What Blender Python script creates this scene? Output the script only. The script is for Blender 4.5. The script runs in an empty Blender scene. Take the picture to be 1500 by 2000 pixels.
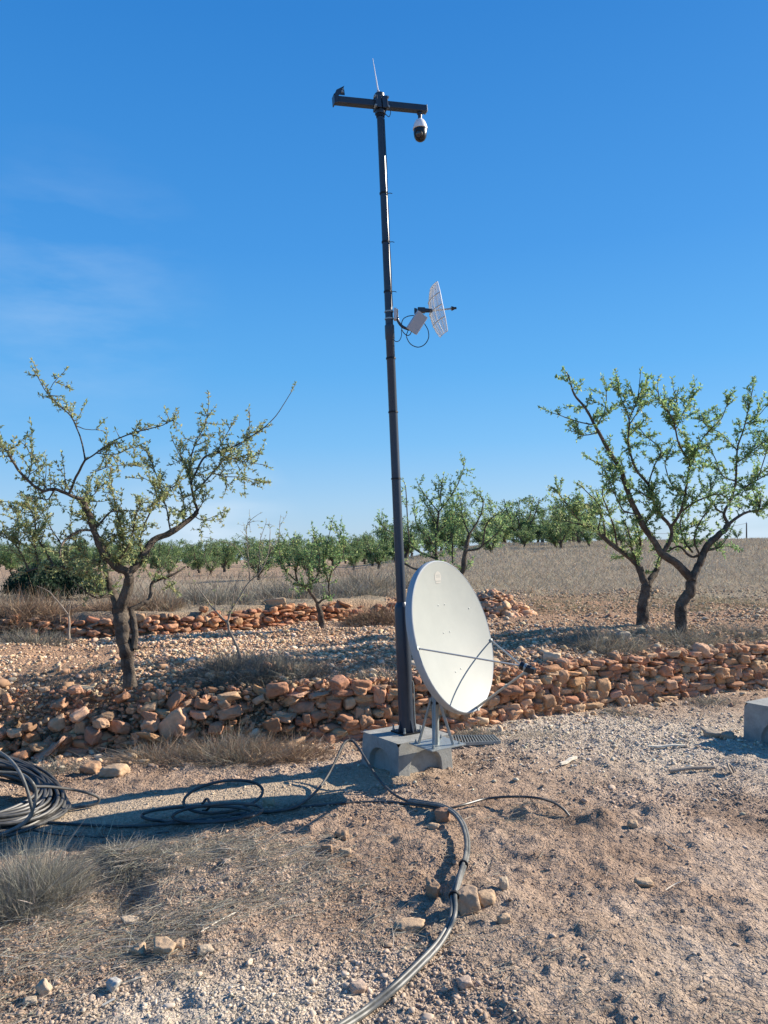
import bpy, math, random
import numpy as np
from math import sin, cos, pi, radians as R
from mathutils import Vector, Matrix

rng = np.random.default_rng(7)
random.seed(7)
sc = bpy.context.scene
COL = sc.collection

# ------------------------------------------------------------------ camera
FPX = 1505.0; CX, CY = 750.0, 1000.0
CAMZ = 1.6; PITCH = math.atan(65/1505.0); ROLL = R(1.0)
CAM = np.array([0.0, 0.0, CAMZ])
f_ = np.array([0, cos(PITCH), sin(PITCH)])
u0 = np.array([0, -sin(PITCH), cos(PITCH)]); r0 = np.array([1.0, 0, 0])
r_ = cos(ROLL)*r0 - sin(ROLL)*u0
u_ = sin(ROLL)*r0 + cos(ROLL)*u0
cam = bpy.data.cameras.new('camera'); co = bpy.data.objects.new('camera', cam); COL.objects.link(co)
cam.sensor_fit = 'VERTICAL'; cam.sensor_height = 36; cam.lens = 36*FPX/2000
cam.clip_start = 0.05; cam.clip_end = 5000
m = Matrix(((r_[0], u_[0], -f_[0], 0), (r_[1], u_[1], -f_[1], 0), (r_[2], u_[2], -f_[2], CAMZ), (0, 0, 0, 1)))
co.matrix_world = m
sc.camera = co
sc.render.resolution_x = 768; sc.render.resolution_y = 1024

# ------------------------------------------------------------------ light
SUN_AZ, SUN_EL = R(20), R(28)          # azimuth from +X towards +Y
SD = np.array([cos(SUN_AZ)*cos(SUN_EL), sin(SUN_AZ)*cos(SUN_EL), sin(SUN_EL)])
sun = bpy.data.lights.new('sun', 'SUN'); sun.energy = 4.5; sun.angle = R(0.5); sun.color = (1.0, 0.90, 0.76)
so = bpy.data.objects.new('sun', sun); COL.objects.link(so)
so.rotation_euler = Vector(-SD).to_track_quat('-Z', 'Y').to_euler()
so.location = (8, 0, 9)
sc.view_settings.view_transform = 'Standard'; sc.view_settings.look = 'None'
sc.view_settings.exposure = 1.05; sc.view_settings.gamma = 1.0

w = bpy.data.worlds.new('World'); sc.world = w; w.use_nodes = True
nt = w.node_tree; nt.nodes.clear()
def N(nt, t, **kw):
    n = nt.nodes.new(t)
    for k, v in kw.items():
        if k.startswith('i_'):
            n.inputs[k[2:].replace('_', ' ')].default_value = v
        else:
            setattr(n, k, v)
    return n
sky = N(nt, 'ShaderNodeTexSky'); sky.sky_type = 'NISHITA'; sky.sun_disc = False
sky.sun_elevation = SUN_EL; sky.sun_rotation = pi/2 - SUN_AZ
sky.altitude = 500; sky.air_density = 1.0; sky.dust_density = 0.3; sky.ozone_density = 2.2
bg = N(nt, 'ShaderNodeBackground'); bg.inputs['Strength'].default_value = 0.13
out = N(nt, 'ShaderNodeOutputWorld')
hs = N(nt, 'ShaderNodeHueSaturation'); hs.inputs['Saturation'].default_value = 1.22; hs.inputs['Value'].default_value = 1.0
nt.links.new(sky.outputs[0], hs.inputs['Color'])
tcs = N(nt, 'ShaderNodeTexCoord'); sps = N(nt, 'ShaderNodeSeparateXYZ'); nt.links.new(tcs.outputs['Generated'], sps.inputs[0])
ramp = N(nt, 'ShaderNodeValToRGB'); nt.links.new(sps.outputs[2], ramp.inputs[0])
RC = [(0.0, (.37, .56, .78)), (.05, (.31, .54, .82)), (.13, (.17, .47, .85)), (.22, (.098, .40, .83)), (.36, (.054, .305, .76)), (.58, (.026, .218, .64)), (1.0, (.02, .12, .42))]
els = ramp.color_ramp.elements
while len(els) < len(RC): els.new(.5)
for e, (p_, c_) in zip(els, RC): e.position = p_; e.color = (*c_, 1)
SKYK = 1/(0.13*2**1.05)
rsc = N(nt, 'ShaderNodeVectorMath', operation='SCALE'); nt.links.new(ramp.outputs[0], rsc.inputs[0]); rsc.inputs['Scale'].default_value = SKYK
smx = N(nt, 'ShaderNodeMix', data_type='RGBA'); smx.inputs[0].default_value = .9
nt.links.new(hs.outputs[0], smx.inputs[6]); nt.links.new(rsc.outputs[0], smx.inputs[7])
# faint cirrus + low cloud bank, placed by direction
tc = N(nt, 'ShaderNodeTexCoord')
sep = N(nt, 'ShaderNodeSeparateXYZ'); nt.links.new(tc.outputs['Generated'], sep.inputs[0])
def math_(nt, op, a, b=None, c=None, clamp=False):
    n = nt.nodes.new('ShaderNodeMath'); n.operation = op; n.use_clamp = clamp
    for i, v in enumerate((a, b, c)):
        if v is None: continue
        if isinstance(v, (int, float)): n.inputs[i].default_value = v
        else: nt.links.new(v, n.inputs[i])
    return n.outputs[0]
def blob(dirv, k):
    d = Vector(dirv).normalized()
    vm = nt.nodes.new('ShaderNodeVectorMath'); vm.operation = 'DISTANCE'
    nt.links.new(tc.outputs['Generated'], vm.inputs[0]); vm.inputs[1].default_value = d
    t = math_(nt, 'DIVIDE', vm.outputs['Value'], k)
    return math_(nt, 'SUBTRACT', 1.0, t, clamp=True)
def pdir(px, py):
    d = f_ + (px-CX)/FPX*r_ + (CY-py)/FPX*u_
    return d/np.linalg.norm(d)
mp = N(nt, 'ShaderNodeMapping'); mp.inputs['Scale'].default_value = (3.0, 3.0, 11.0); mp.inputs['Rotation'].default_value = (0, R(18), 0)
nt.links.new(tc.outputs['Generated'], mp.inputs[0])
nz = N(nt, 'ShaderNodeTexNoise'); nz.inputs['Scale'].default_value = 2.0; nz.inputs['Detail'].default_value = 7; nz.inputs['Roughness'].default_value = .55
nt.links.new(mp.outputs[0], nz.inputs['Vector'])
nr = N(nt, 'ShaderNodeMapRange'); nr.inputs[1].default_value = .38; nr.inputs[2].default_value = .75
nt.links.new(nz.outputs[0], nr.inputs[0])
b1 = blob(pdir(130, 590), 0.19)
cir = math_(nt, 'MULTIPLY', math_(nt, 'MULTIPLY', b1, nr.outputs[0]), 0.26)
nz2 = N(nt, 'ShaderNodeTexNoise'); nz2.inputs['Scale'].default_value = 6; nz2.inputs['Detail'].default_value = 6
mp2 = N(nt, 'ShaderNodeMapping'); mp2.inputs['Scale'].default_value = (1, 1, 4)
nt.links.new(tc.outputs['Generated'], mp2.inputs[0]); nt.links.new(mp2.outputs[0], nz2.inputs['Vector'])
nr2 = N(nt, 'ShaderNodeMapRange'); nr2.inputs[1].default_value = .35; nr2.inputs[2].default_value = .62
nt.links.new(nz2.outputs[0], nr2.inputs[0])
low = math_(nt, 'ADD', blob(pdir(1560, 1045), 0.15), math_(nt, 'MULTIPLY', blob(pdir(400, 1045), 0.13), 0.6))
lowc = math_(nt, 'MULTIPLY', math_(nt, 'MULTIPLY', low, nr2.outputs[0]), 1.3, clamp=True)
cf = math_(nt, 'ADD', cir, lowc, clamp=True)
mx = N(nt, 'ShaderNodeMix', data_type='RGBA'); nt.links.new(cf, mx.inputs[0])
nt.links.new(smx.outputs[2], mx.inputs[6]); mx.inputs[7].default_value = (2.6, 3.15, 3.7, 1)
nt.links.new(mx.outputs[2], bg.inputs[0]); nt.links.new(bg.outputs[0], out.inputs[0])

# ------------------------------------------------------------------ pixel <-> world
def P(px, py, Y):
    d = f_ + (px-CX)/FPX*r_ + (CY-py)/FPX*u_
    return CAM + d*(Y/d[1])

# ------------------------------------------------------------------ noise
def _h(ix, iy, s):
    n = (ix.astype(np.int64)*374761393 + iy.astype(np.int64)*668265263 + s*2147483647) & 0xffffffff
    n = ((n ^ (n >> 13))*1274126177) & 0xffffffff
    return ((n ^ (n >> 16)) & 0xffffff)/float(0xffffff)
def vn(x, y, s=0):
    x = np.asarray(x, float); y = np.asarray(y, float)
    ix = np.floor(x); iy = np.floor(y); fx = x-ix; fy = y-iy
    fx = fx*fx*(3-2*fx); fy = fy*fy*(3-2*fy)
    a = _h(ix, iy, s); b = _h(ix+1, iy, s); c = _h(ix, iy+1, s); d = _h(ix+1, iy+1, s)
    return (a*(1-fx)+b*fx)*(1-fy)+(c*(1-fx)+d*fx)*fy
def fbm(x, y, freq, octv=4, s=0, gain=.5):
    t = 0; a = 1; tot = 0
    for i in range(octv):
        t = t + a*(vn(x*freq+17.3*i, y*freq-9.1*i, s+i)-.5); tot += a; a *= gain; freq *= 2.03
    return t/tot*2
def sst(a, b, x):
    t = np.clip((x-a)/(b-a), 0, 1); return t*t*(3-2*t)

# ------------------------------------------------------------------ terrain
def flat(px, py, z):
    d = f_ + (px-CX)/FPX*r_ + (CY-py)/FPX*u_
    return CAM + d*((z-CAMZ)/d[2])
W1 = np.array([flat(px, py, 0.0)[:2] for px, py in
    [(-900, 1530), (-300, 1500), (0, 1482), (200, 1474), (400, 1468), (600, 1455), (750, 1440), (900, 1425), (1050, 1402), (1200, 1380), (1350, 1362), (1500, 1345), (1700, 1322), (2100, 1290)]])
W2 = np.array([flat(px, py, 0.62)[:2] for px, py in
    [(-700, 1268), (-200, 1254), (60, 1247), (170, 1245), (300, 1240), (440, 1229), (600, 1216), (700, 1207), (790, 1200), (900, 1196), (1100, 1190), (1700, 1170)]])
def w1y(x): return np.interp(x, W1[:, 0], W1[:, 1])
def w2y(x): return np.interp(x, W2[:, 0], W2[:, 1])
LP = np.array([[0, .85], [9.5, .86], [12, .88], [20, .82], [40, .42], [84, -.15], [150, -1.3], [400, -5], [2000, -30], [5000, -80]])
RP = np.array([[0, .6], [9, .64], [13, .80], [16, .9], [25, 1.22], [45, 1.58], [60, 1.5], [90, .9], [200, -1.5], [400, -5], [2000, -30], [5000, -80]])
bumps = []   # (x, y, radius, height)
def gb(px, py, r, h, Y=None):
    p = flat(px, py, 0.0); bumps.append((p[0], p[1], r, h))
for a in [(1045, 1592, .14, .10), (1165, 1600, .17, .09), (1275, 1588, .15, .07), (1230, 1600, .1, .05), (860, 1590, .12, .05),
          (925, 1740, .2, .08), (905, 1700, .22, -.07), (1020, 1690, .24, -.04), (1060, 1740, .25, -.03), (235, 1752, .17, -.13), (300, 1700, .3, .06), (200, 1700, .2, .05),
          (480, 1670, .4, .05), (840, 1660, .16, .06), (660, 1650, .12, .04), (1340, 1640, .2, .05), (1400, 1760, .3, .04), (1150, 1830, .35, .04),
          (430, 1810, .3, .05), (560, 1850, .25, .04), (320, 1895, .25, .05), (60, 1700, .3, .05), (700, 1760, .3, -.03), (940, 1600, .3, .02), (760, 1640, .3, .04), (845, 1528, .12, .035), (890, 1510, .12, .03), (780, 1522, .08, .03), (1470, 1490, .2, .05)]:
    gb(*a)
def Hbase(x, y):
    x = np.asarray(x, float); y = np.asarray(y, float)
    d1 = y - w1y(x) - .0
    wig = .06*fbm(x, y, .9, 3, 5)
    d1 = d1 + wig
    l0 = np.zeros_like(x) + .03*fbm(x, y, .7, 3, 11) - .04*sst(0, -3, y-1.5)
    # left side the wall is slumped: gentler bank
    slump = sst(-.2, -1.3, x)
    top = .44 + .03*fbm(x, 0*y, 1.3, 2, 3)
    bank = sst(.02, .26+.5*slump, d1)*top
    l1 = bank + sst(.2, 1.1, d1)*.14 + np.clip(d1-1, 0, 3)*.015
    # second wall
    d2 = y - w2y(x)
    lx = y*0 + x/np.maximum(y, 1.)
    t = sst(-.06, .16, lx)
    lp = np.interp(y, LP[:, 0], LP[:, 1]); rp = np.interp(y, RP[:, 0], RP[:, 1])
    far = lp*(1-t)+rp*t
    k_l = sst(.02, .22, d2); k_r = sst(-1.5, 2.5, d2)
    k = k_l*(1-sst(-.02, .06, lx)) + k_r*sst(-.02, .06, lx)
    z = l0 + l1*(1-k) + np.maximum(far, 0*far+(-90))*k*1.0
    z = z - l0*k
    z = z + sst(11, 20, y)*.12*fbm(x, y, .09, 3, 21)
    return z
def H(x, y):
    x = np.asarray(x, float); y = np.asarray(y, float)
    z = Hbase(x, y)
    near = 1-sst(9, 16, y)
    d1 = y - w1y(x)
    onl0 = 1-sst(-.15, .1, d1)
    path = pathmask(x, y)
    rough = (1-.8*path)
    z = z + near*rough*(.020*fbm(x, y, 2.6, 3, 31)+onl0*.010*np.abs(fbm(x, y, 22, 3, 43)) + onl0*.020*np.abs(fbm(x, y, 6.5, 3, 41)) + .016*fbm(x, y, 15, 4, 51, .7))
    cl = vn(x*9, y*9, 71)*vn(x*4, y*4, 72)
    z = z + near*rough*onl0*.022*sst(.42, .8, cl)
    z = z + .03*sst(6, 9, y)*fbm(x, y, 1.3, 3, 61)*rough
    for (bx, by, r, h) in bumps:
        e_ = np.exp(-((x-bx)**2+(y-by)**2)/(r*r)*1.6); z = z + h*.7*e_*(1+.6*fbm(x, y, 13, 3, 77))
    z = z + near*onl0*foot(x, y)
    # furrows on terrace
    on1 = sst(.9, 1.4, d1)*(1-sst(12, 14, y))
    z = z + on1*.02*np.sin((y-.12*x)*9+1.5*fbm(x, y, .8, 2, 81))
    return z
PL = np.array([flat(px, py, 0)[:2] for px, py in [(-400, 1600), (0, 1600), (250, 1582), (450, 1560), (600, 1540), (760, 1510), (900, 1505)]])
_fr = np.random.default_rng(404)
FP_ = [(*flat(_fr.uniform(880, 1560), _fr.uniform(1640, 1990), 0)[:2], _fr.uniform(0, pi), _fr.uniform(.0025, .0055)) for _ in range(30)]
def foot(x, y):
    z = 0*x
    for (fx, fy, fa, fd) in FP_:
        u = (x-fx)*cos(fa)+(y-fy)*sin(fa); v = -(x-fx)*sin(fa)+(y-fy)*cos(fa)
        k = (u/.14)**2+(v/(.048+.012*np.sign(u)))**2
        z = z - fd*(1-sst(.75, 1.15, k)) + .5*fd*np.exp(-((k-1.5)/.5)**2) + .25*fd*(1-sst(.7, .9, k))*np.sign(np.sin(u*150))
    return z
def pathmask(x, y):
    yc = np.interp(x, PL[:, 0], PL[:, 1])
    d = np.abs(y-yc-.03*fbm(x, y, 1.7, 2, 91))
    return (1-sst(.17, .34, d))*(1-sst(-.15, .35, x))
def g0(px, py, z0=None):
    """ground point under a pixel"""
    d = f_ + (px-CX)/FPX*r_ + (CY-py)/FPX*u_
    lo, t = 1.0, 1.0
    prev = 1.0
    ts = np.concatenate([np.linspace(1.5, 20, 900), np.geomspace(20, 600, 500)[1:]])
    pts = CAM[None, :] + d[None, :]*ts[:, None]
    hh = Hbase(pts[:, 0], pts[:, 1])
    below = np.where(pts[:, 2] < hh)[0]
    i = below[0] if len(below) else len(ts)-1
    p = pts[i]
    return np.array([p[0], p[1], float(H(p[0], p[1]))])
def G(px, py): return g0(px, py)
def gz(x, y): return float(H(x, y))

# ------------------------------------------------------------------ materials
def mat(name, base=(.5, .5, .5), rough=.8, metal=0.0, var=0.0, scale=8, bump=0.0, bscale=40, attr=None, spec=.3, sub=None, col2=None, detail=6):
    mt = bpy.data.materials.new(name); mt.use_nodes = True; t = mt.node_tree; t.nodes.clear()
    o = N(t, 'ShaderNodeOutputMaterial'); b = N(t, 'ShaderNodeBsdfPrincipled')
    b.inputs['Roughness'].default_value = rough; b.inputs['Metallic'].default_value = metal
    b.inputs['Specular IOR Level'].default_value = spec
    t.links.new(b.outputs[0], o.inputs[0])
    tcd = N(t, 'ShaderNodeTexCoord')
    if attr:
        at = N(t, 'ShaderNodeAttribute'); at.attribute_name = attr; cur = at.outputs['Color']
    else:
        rgb = N(t, 'ShaderNodeRGB'); rgb.outputs[0].default_value = (*base, 1); cur = rgb.outputs[0]
    if col2 is not None:
        n = N(t, 'ShaderNodeTexNoise'); n.inputs['Scale'].default_value = scale; n.inputs['Detail'].default_value = detail; n.inputs['Roughness'].default_value = .65
        t.links.new(tcd.outputs['Object'], n.inputs['Vector'])
        mr = N(t, 'ShaderNodeMapRange'); mr.inputs[1].default_value = .35; mr.inputs[2].default_value = .65
        t.links.new(n.outputs[0], mr.inputs[0])
        mxx = N(t, 'ShaderNodeMix', data_type='RGBA'); t.links.new(mr.outputs[0], mxx.inputs[0]); t.links.new(cur, mxx.inputs[6]); mxx.inputs[7].default_value = (*col2, 1)
        cur = mxx.outputs[2]
    if var > 0:
        n = N(t, 'ShaderNodeTexNoise'); n.inputs['Scale'].default_value = scale*3.1; n.inputs['Detail'].default_value = detail; n.inputs['Roughness'].default_value = .7
        t.links.new(tcd.outputs['Object'], n.inputs['Vector'])
        mr = N(t, 'ShaderNodeMapRange'); mr.inputs[1].default_value = .3; mr.inputs[2].default_value = .7; mr.inputs[3].default_value = 1-var; mr.inputs[4].default_value = 1+var
        t.links.new(n.outputs[0], mr.inputs[0])
        vm = N(t, 'ShaderNodeVectorMath', operation='SCALE'); t.links.new(cur, vm.inputs[0]); t.links.new(mr.outputs[0], vm.inputs['Scale'])
        cur = vm.outputs[0]
    t.links.new(cur, b.inputs['Base Color'])
    if bump > 0:
        n = N(t, 'ShaderNodeTexNoise'); n.inputs['Scale'].default_value = bscale; n.inputs['Detail'].default_value = 8; n.inputs['Roughness'].default_value = .7
        t.links.new(tcd.outputs['Object'], n.inputs['Vector'])
        bp = N(t, 'ShaderNodeBump'); bp.inputs['Strength'].default_value = 1.0; bp.inputs['Distance'].default_value = bump
        t.links.new(n.outputs[0], bp.inputs['Height']); t.links.new(bp.outputs[0], b.inputs['Normal'])
    if sub is not None:   # thin leaf: part of the light passes through
        tr = N(t, 'ShaderNodeBsdfTranslucent'); t.links.new(cur, tr.inputs[0])
        ms = N(t, 'ShaderNodeMixShader'); ms.inputs[0].default_value = sub
        t.links.new(b.outputs[0], ms.inputs[1]); t.links.new(tr.outputs[0], ms.inputs[2]); t.links.new(ms.outputs[0], o.inputs[0])
    return mt
M_ground = mat('soil', attr='Col', rough=.95, var=.30, scale=11, bump=.014, bscale=34, spec=.12, detail=9)
_t = M_ground.node_tree
_b = [n for n in _t.nodes if n.type == 'BUMP'][0]; _pr = [n for n in _t.nodes if n.type == 'BSDF_PRINCIPLED'][0]; _tc = [n for n in _t.nodes if n.type == 'TEX_COORD'][0]
_prev = _b.outputs[0]
_wn = N(_t, 'ShaderNodeTexNoise'); _wn.inputs['Scale'].default_value = 30; _t.links.new(_tc.outputs['Object'], _wn.inputs['Vector'])
_wa = N(_t, 'ShaderNodeVectorMath', operation='SCALE'); _t.links.new(_wn.outputs['Color'], _wa.inputs[0]); _wa.inputs['Scale'].default_value = .03
_ws = N(_t, 'ShaderNodeVectorMath', operation='ADD'); _t.links.new(_tc.outputs['Object'], _ws.inputs[0]); _t.links.new(_wa.outputs[0], _ws.inputs[1])
for _sc, _d in ((38, .014), (95, .008)):
    _v = N(_t, 'ShaderNodeTexVoronoi'); _v.inputs['Scale'].default_value = _sc; _t.links.new(_ws.outputs[0], _v.inputs['Vector'])
    _bb = N(_t, 'ShaderNodeBump'); _bb.invert = True; _bb.inputs['Strength'].default_value = .9; _bb.inputs['Distance'].default_value = _d
    _t.links.new(_v.outputs['Distance'], _bb.inputs['Height']); _t.links.new(_prev, _bb.inputs['Normal']); _prev = _bb.outputs[0]
_t.links.new(_prev, _pr.inputs['Normal'])
M_stone = mat('limestone', attr='Col', rough=.9, var=.20, scale=9, bump=.006, bscale=55, spec=.2)
M_pebble = mat('pebbles', attr='Col', rough=.92, spec=.15)
M_grass = mat('dry_grass', attr='Col', rough=.85, spec=.2, sub=.2)
M_leaf = mat('leaf', attr='Col', rough=.5, spec=.35, sub=.5)
M_bark = mat('bark', (.060, .046, .038), rough=.95, var=.4, scale=7, bump=.02, bscale=45, col2=(.17, .14, .11), spec=.15)
M_twig = mat('twig_bark', (.17, .13, .095), rough=.9, var=.25, scale=10, spec=.2)
M_paletwig = mat('pale_bark', (.30, .25, .20), rough=.9, var=.25, scale=10, spec=.2)
M_pole = mat('anthracite_paint', (.026, .038, .058), rough=.36, var=.12, scale=3, spec=.5)
M_poledk = mat('dark_band', (.012, .013, .016), rough=.5)
M_black = mat('black_plastic', (.012, .012, .014), rough=.28, spec=.5)
M_cable = mat('black_hose', (.026, .027, .028), rough=.45, spec=.55, var=.25, scale=6, col2=(.085, .082, .075))
M_cabledust = mat('dusty_hose', (.07, .075, .073), rough=.5, spec=.4, var=.3, scale=8, col2=(.20, .195, .175))
M_dish = mat('dish_paint', (.31, .33, .308), rough=.5, spec=.3, var=.06, scale=1.1, col2=(.325, .34, .31))
M_dishback = mat('dish_back', (.36, .39, .40), rough=.5, spec=.4)
M_white = mat('white_plastic', (.78, .79, .80), rough=.4, spec=.4)
M_sticker = mat('sticker', (.43, .415, .37), rough=.35, spec=.4)
M_stickerink = mat('sticker_ink', (.31, .33, .31), rough=.4)
M_galv = mat('galvanised', (.33, .36, .355), rough=.5, metal=.5, var=.12, scale=12, spec=.5)
M_rod = mat('steel_rod', (.40, .41, .40), rough=.4, metal=.5)
M_grey = mat('grey_plastic', (.50, .53, .56), rough=.45)
M_conc = mat('concrete', (.275, .28, .262), rough=.92, var=.22, scale=4, bump=.003, bscale=70, col2=(.335, .335, .31), spec=.2)
M_wood = mat('bleached_wood', (.62, .57, .47), rough=.85, var=.2, scale=12)
M_polewood = mat('far_pole', (.12, .10, .09), rough=.9)

# ------------------------------------------------------------------ mesh helpers
def tag(o, label=None, cat=None, group=None, kind=None):
    if label: o['label'] = label
    if cat: o['category'] = cat
    if group: o['group'] = group
    if kind: o['kind'] = kind
    return o
def mesh_np(name, V, F, mats, parent=None, smooth=False, col=None, midx=None, loc=None):
    V = np.asarray(V, np.float32); F = np.asarray(F, np.int32)
    if loc is not None: V = V - np.asarray(loc, np.float32)
    me = bpy.data.meshes.new(name); n, k = F.shape
    me.vertices.add(len(V)); me.vertices.foreach_set('co', V.ravel())
    me.loops.add(n*k); me.loops.foreach_set('vertex_index', F.ravel())
    me.polygons.add(n); me.polygons.foreach_set('loop_start', np.arange(0, n*k, k, dtype=np.int32))
    try: me.polygons.foreach_set('loop_total', np.full(n, k, np.int32))
    except Exception: pass
    if smooth: me.polygons.foreach_set('use_smooth', np.ones(n, bool))
    if not isinstance(mats, (list, tuple)): mats = [mats]
    for mm in mats: me.materials.append(mm)
    if midx is not None: me.polygons.foreach_set('material_index', np.asarray(midx, np.int32))
    if col is not None:
        col = np.asarray(col, np.float32)
        if col.shape[1] == 3: col = np.hstack([col, np.ones((len(col), 1), np.float32)])
        at = me.color_attributes.new('Col', 'FLOAT_COLOR', 'POINT'); at.data.foreach_set('color', col.ravel())
    me.update(); me.validate()
    o = bpy.data.objects.new(name, me); COL.objects.link(o)
    if loc is not None: o.location = loc
    if parent is not None: o.parent = parent
    return o
class MB:
    def __init__(s): s.v = []; s.f = []; s.m = []; s.n = 0
    def add(s, V, F, mi=0):
        V = np.asarray(V, float)
        s.v.append(V)
        for q in F: s.f.append(tuple(int(i)+s.n for i in q)); s.m.append(mi)
        s.n += len(V); return s
    def build(s, name, mats, parent=None, smooth=False, bevel=0, loc=None, recalc=True):
        V = np.concatenate(s.v)
        if loc is not None: V = V-np.asarray(loc)
        me = bpy.data.meshes.new(name); me.from_pydata([tuple(map(float, v)) for v in V], [], s.f)
        if not isinstance(mats, (list, tuple)): mats = [mats]
        for mm in mats: me.materials.append(mm)
        me.polygons.foreach_set('material_index', s.m)
        import bmesh
        if recalc:
            bm = bmesh.new(); bm.from_mesh(me); bmesh.ops.recalc_face_normals(bm, faces=bm.faces)
            bm.to_mesh(me); bm.free()
        if smooth:
            me.polygons.foreach_set('use_smooth', np.ones(len(me.polygons), bool))
            me.update()
            try: me.set_sharp_from_angle(angle=R(35))
            except Exception: pass
        me.update()
        o = bpy.data.objects.new(name, me); COL.objects.link(o)
        if loc is not None: o.location = loc
        if parent is not None: o.parent = parent
        if bevel:
            b = o.modifiers.new('bevel', 'BEVEL'); b.width = bevel; b.segments = 2; b.limit_method = 'ANGLE'
        return o
def unit(v):
    v = np.asarray(v, float); return v/(np.linalg.norm(v)+1e-12)
def tube(pts, rad, n=8, cap=True):
    pts = np.asarray(pts, float); k = len(pts); rad = np.broadcast_to(np.asarray(rad, float), (k,))
    T = np.gradient(pts, axis=0); T /= (np.linalg.norm(T, axis=1)[:, None]+1e-12)
    a = np.array([0, 0, 1.]) if abs(T[0][2]) < .9 else np.array([1., 0, 0])
    u = unit(np.cross(T[0], a)); ang = np.arange(n)*2*pi/n
    V = np.zeros((k, n, 3))
    for i in range(k):
        u = unit(u - T[i]*np.dot(u, T[i])); v = np.cross(T[i], u)
        V[i] = pts[i] + rad[i]*(np.cos(ang)[:, None]*u + np.sin(ang)[:, None]*v)
    V = V.reshape(-1, 3)
    idx = np.arange(k*n).reshape(k, n)
    a0 = idx[:-1]; b0 = idx[1:]
    F = np.stack([a0, np.roll(a0, -1, 1), np.roll(b0, -1, 1), b0], -1).reshape(-1, 4)
    F = [tuple(q) for q in F]
    if cap: F.append(tuple(idx[0][::-1])); F.append(tuple(idx[-1]))
    return V, F
def tube_q(pts, rad, n=5):
    V, F = tube(pts, rad, n, cap=False); return V, np.array(F)
def box(c, ax, half):
    c = np.asarray(c, float); X, Y, Z = [np.asarray(a, float) for a in ax]
    V = [c+sx*half[0]*X+sy*half[1]*Y+sz*half[2]*Z for sz in (-1, 1) for sy in (-1, 1) for sx in (-1, 1)]
    F = [(0, 2, 3, 1), (4, 5, 7, 6), (0, 1, 5, 4), (2, 6, 7, 3), (0, 4, 6, 2), (1, 3, 7, 5)]
    return np.array(V), F
AX = (np.array([1., 0, 0]), np.array([0, 1., 0]), np.array([0, 0, 1.]))
def lathe(c, axis, prof, n=24, ref=None):
    """prof: list of (dist along axis, radius)"""
    a = unit(axis); r = ref if ref is not None else (np.array([0, 0, 1.]) if abs(a[2]) < .9 else np.array([1., 0, 0]))
    u = unit(np.cross(a, r)); v = np.cross(a, u); ang = np.arange(n)*2*pi/n
    V = []
    for h, rr in prof: V.append(c + a*h + rr*(np.cos(ang)[:, None]*u+np.sin(ang)[:, None]*v))
    V = np.concatenate(V); idx = np.arange(len(prof)*n).reshape(-1, n); F = []
    for i in range(len(prof)-1):
        for j in range(n): F.append((idx[i, j], idx[i, (j+1) % n], idx[i+1, (j+1) % n], idx[i+1, j]))
    F.append(tuple(idx[0][::-1])); F.append(tuple(idx[-1]))
    return V, F
def cr(pts, per=8):
    """Catmull-Rom"""
    p = np.asarray(pts, float); p = np.vstack([2*p[0]-p[1], p, 2*p[-1]-p[-2]]); o = []
    for i in range(1, len(p)-2):
        for t in np.linspace(0, 1, per, endpoint=False):
            o.append(.5*((2*p[i])+(-p[i-1]+p[i+1])*t+(2*p[i-1]-5*p[i]+4*p[i+1]-p[i+2])*t*t+(-p[i-1]+3*p[i]-3*p[i+1]+p[i+2])*t**3))
    o.append(p[-2]); return np.array(o)
def empty(name, loc):
    o = bpy.data.objects.new(name, None); COL.objects.link(o); o.location = tuple(map(float, loc)); o.empty_display_size = .1
    bpy.context.view_layer.update()
    return o
def parent_keep(ch, par):
    ch.parent = par
    ch.matrix_parent_inverse = Matrix.Translation(par.location).inverted()
class Thing:
    """Empty with world-space-built parts"""
    def __init__(s, name, loc, label, cat, group=None):
        s.e = empty(name, loc); tag(s.e, label, cat, group); s.loc = np.asarray(loc, float)
    def part(s, name, mb, mats, smooth=True, bevel=0, par=None):
        base = s.loc if par is None else np.asarray(par['_w'])
        o = mb.build(name, mats, None, smooth, bevel, loc=s.loc)
        if par is None: o.parent = s.e; o.location = (0, 0, 0)
        else: o.parent = par; o.location = (0, 0, 0)
        return o

# faceted rocks
def icos(sub):
    t = (1+5**.5)/2
    V = [(-1, t, 0), (1, t, 0), (-1, -t, 0), (1, -t, 0), (0, -1, t), (0, 1, t), (0, -1, -t), (0, 1, -t), (t, 0, -1), (t, 0, 1), (-t, 0, -1), (-t, 0, 1)]
    V = [unit(v) for v in V]
    F = [(0, 11, 5), (0, 5, 1), (0, 1, 7), (0, 7, 10), (0, 10, 11), (1, 5, 9), (5, 11, 4), (11, 10, 2), (10, 7, 6), (7, 1, 8), (3, 9, 4), (3, 4, 2), (3, 2, 6), (3, 6, 8), (3, 8, 9), (4, 9, 5), (2, 4, 11), (6, 2, 10), (8, 6, 7), (9, 8, 1)]
    for _ in range(sub):
        c = {}; nf = []
        def mid(a, b):
            k = (min(a, b), max(a, b))
            if k not in c: c[k] = len(V); V.append(unit(V[a]+V[b]))
            return c[k]
        for a, b, d in F:
            x, y, z = mid(a, b), mid(b, d), mid(d, a); nf += [(a, x, z), (b, y, x), (d, z, y), (x, y, z)]
        F = nf
    return np.array(V), np.array(F)
ICO = {k: icos(k) for k in (0, 1, 2, 3)}
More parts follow.
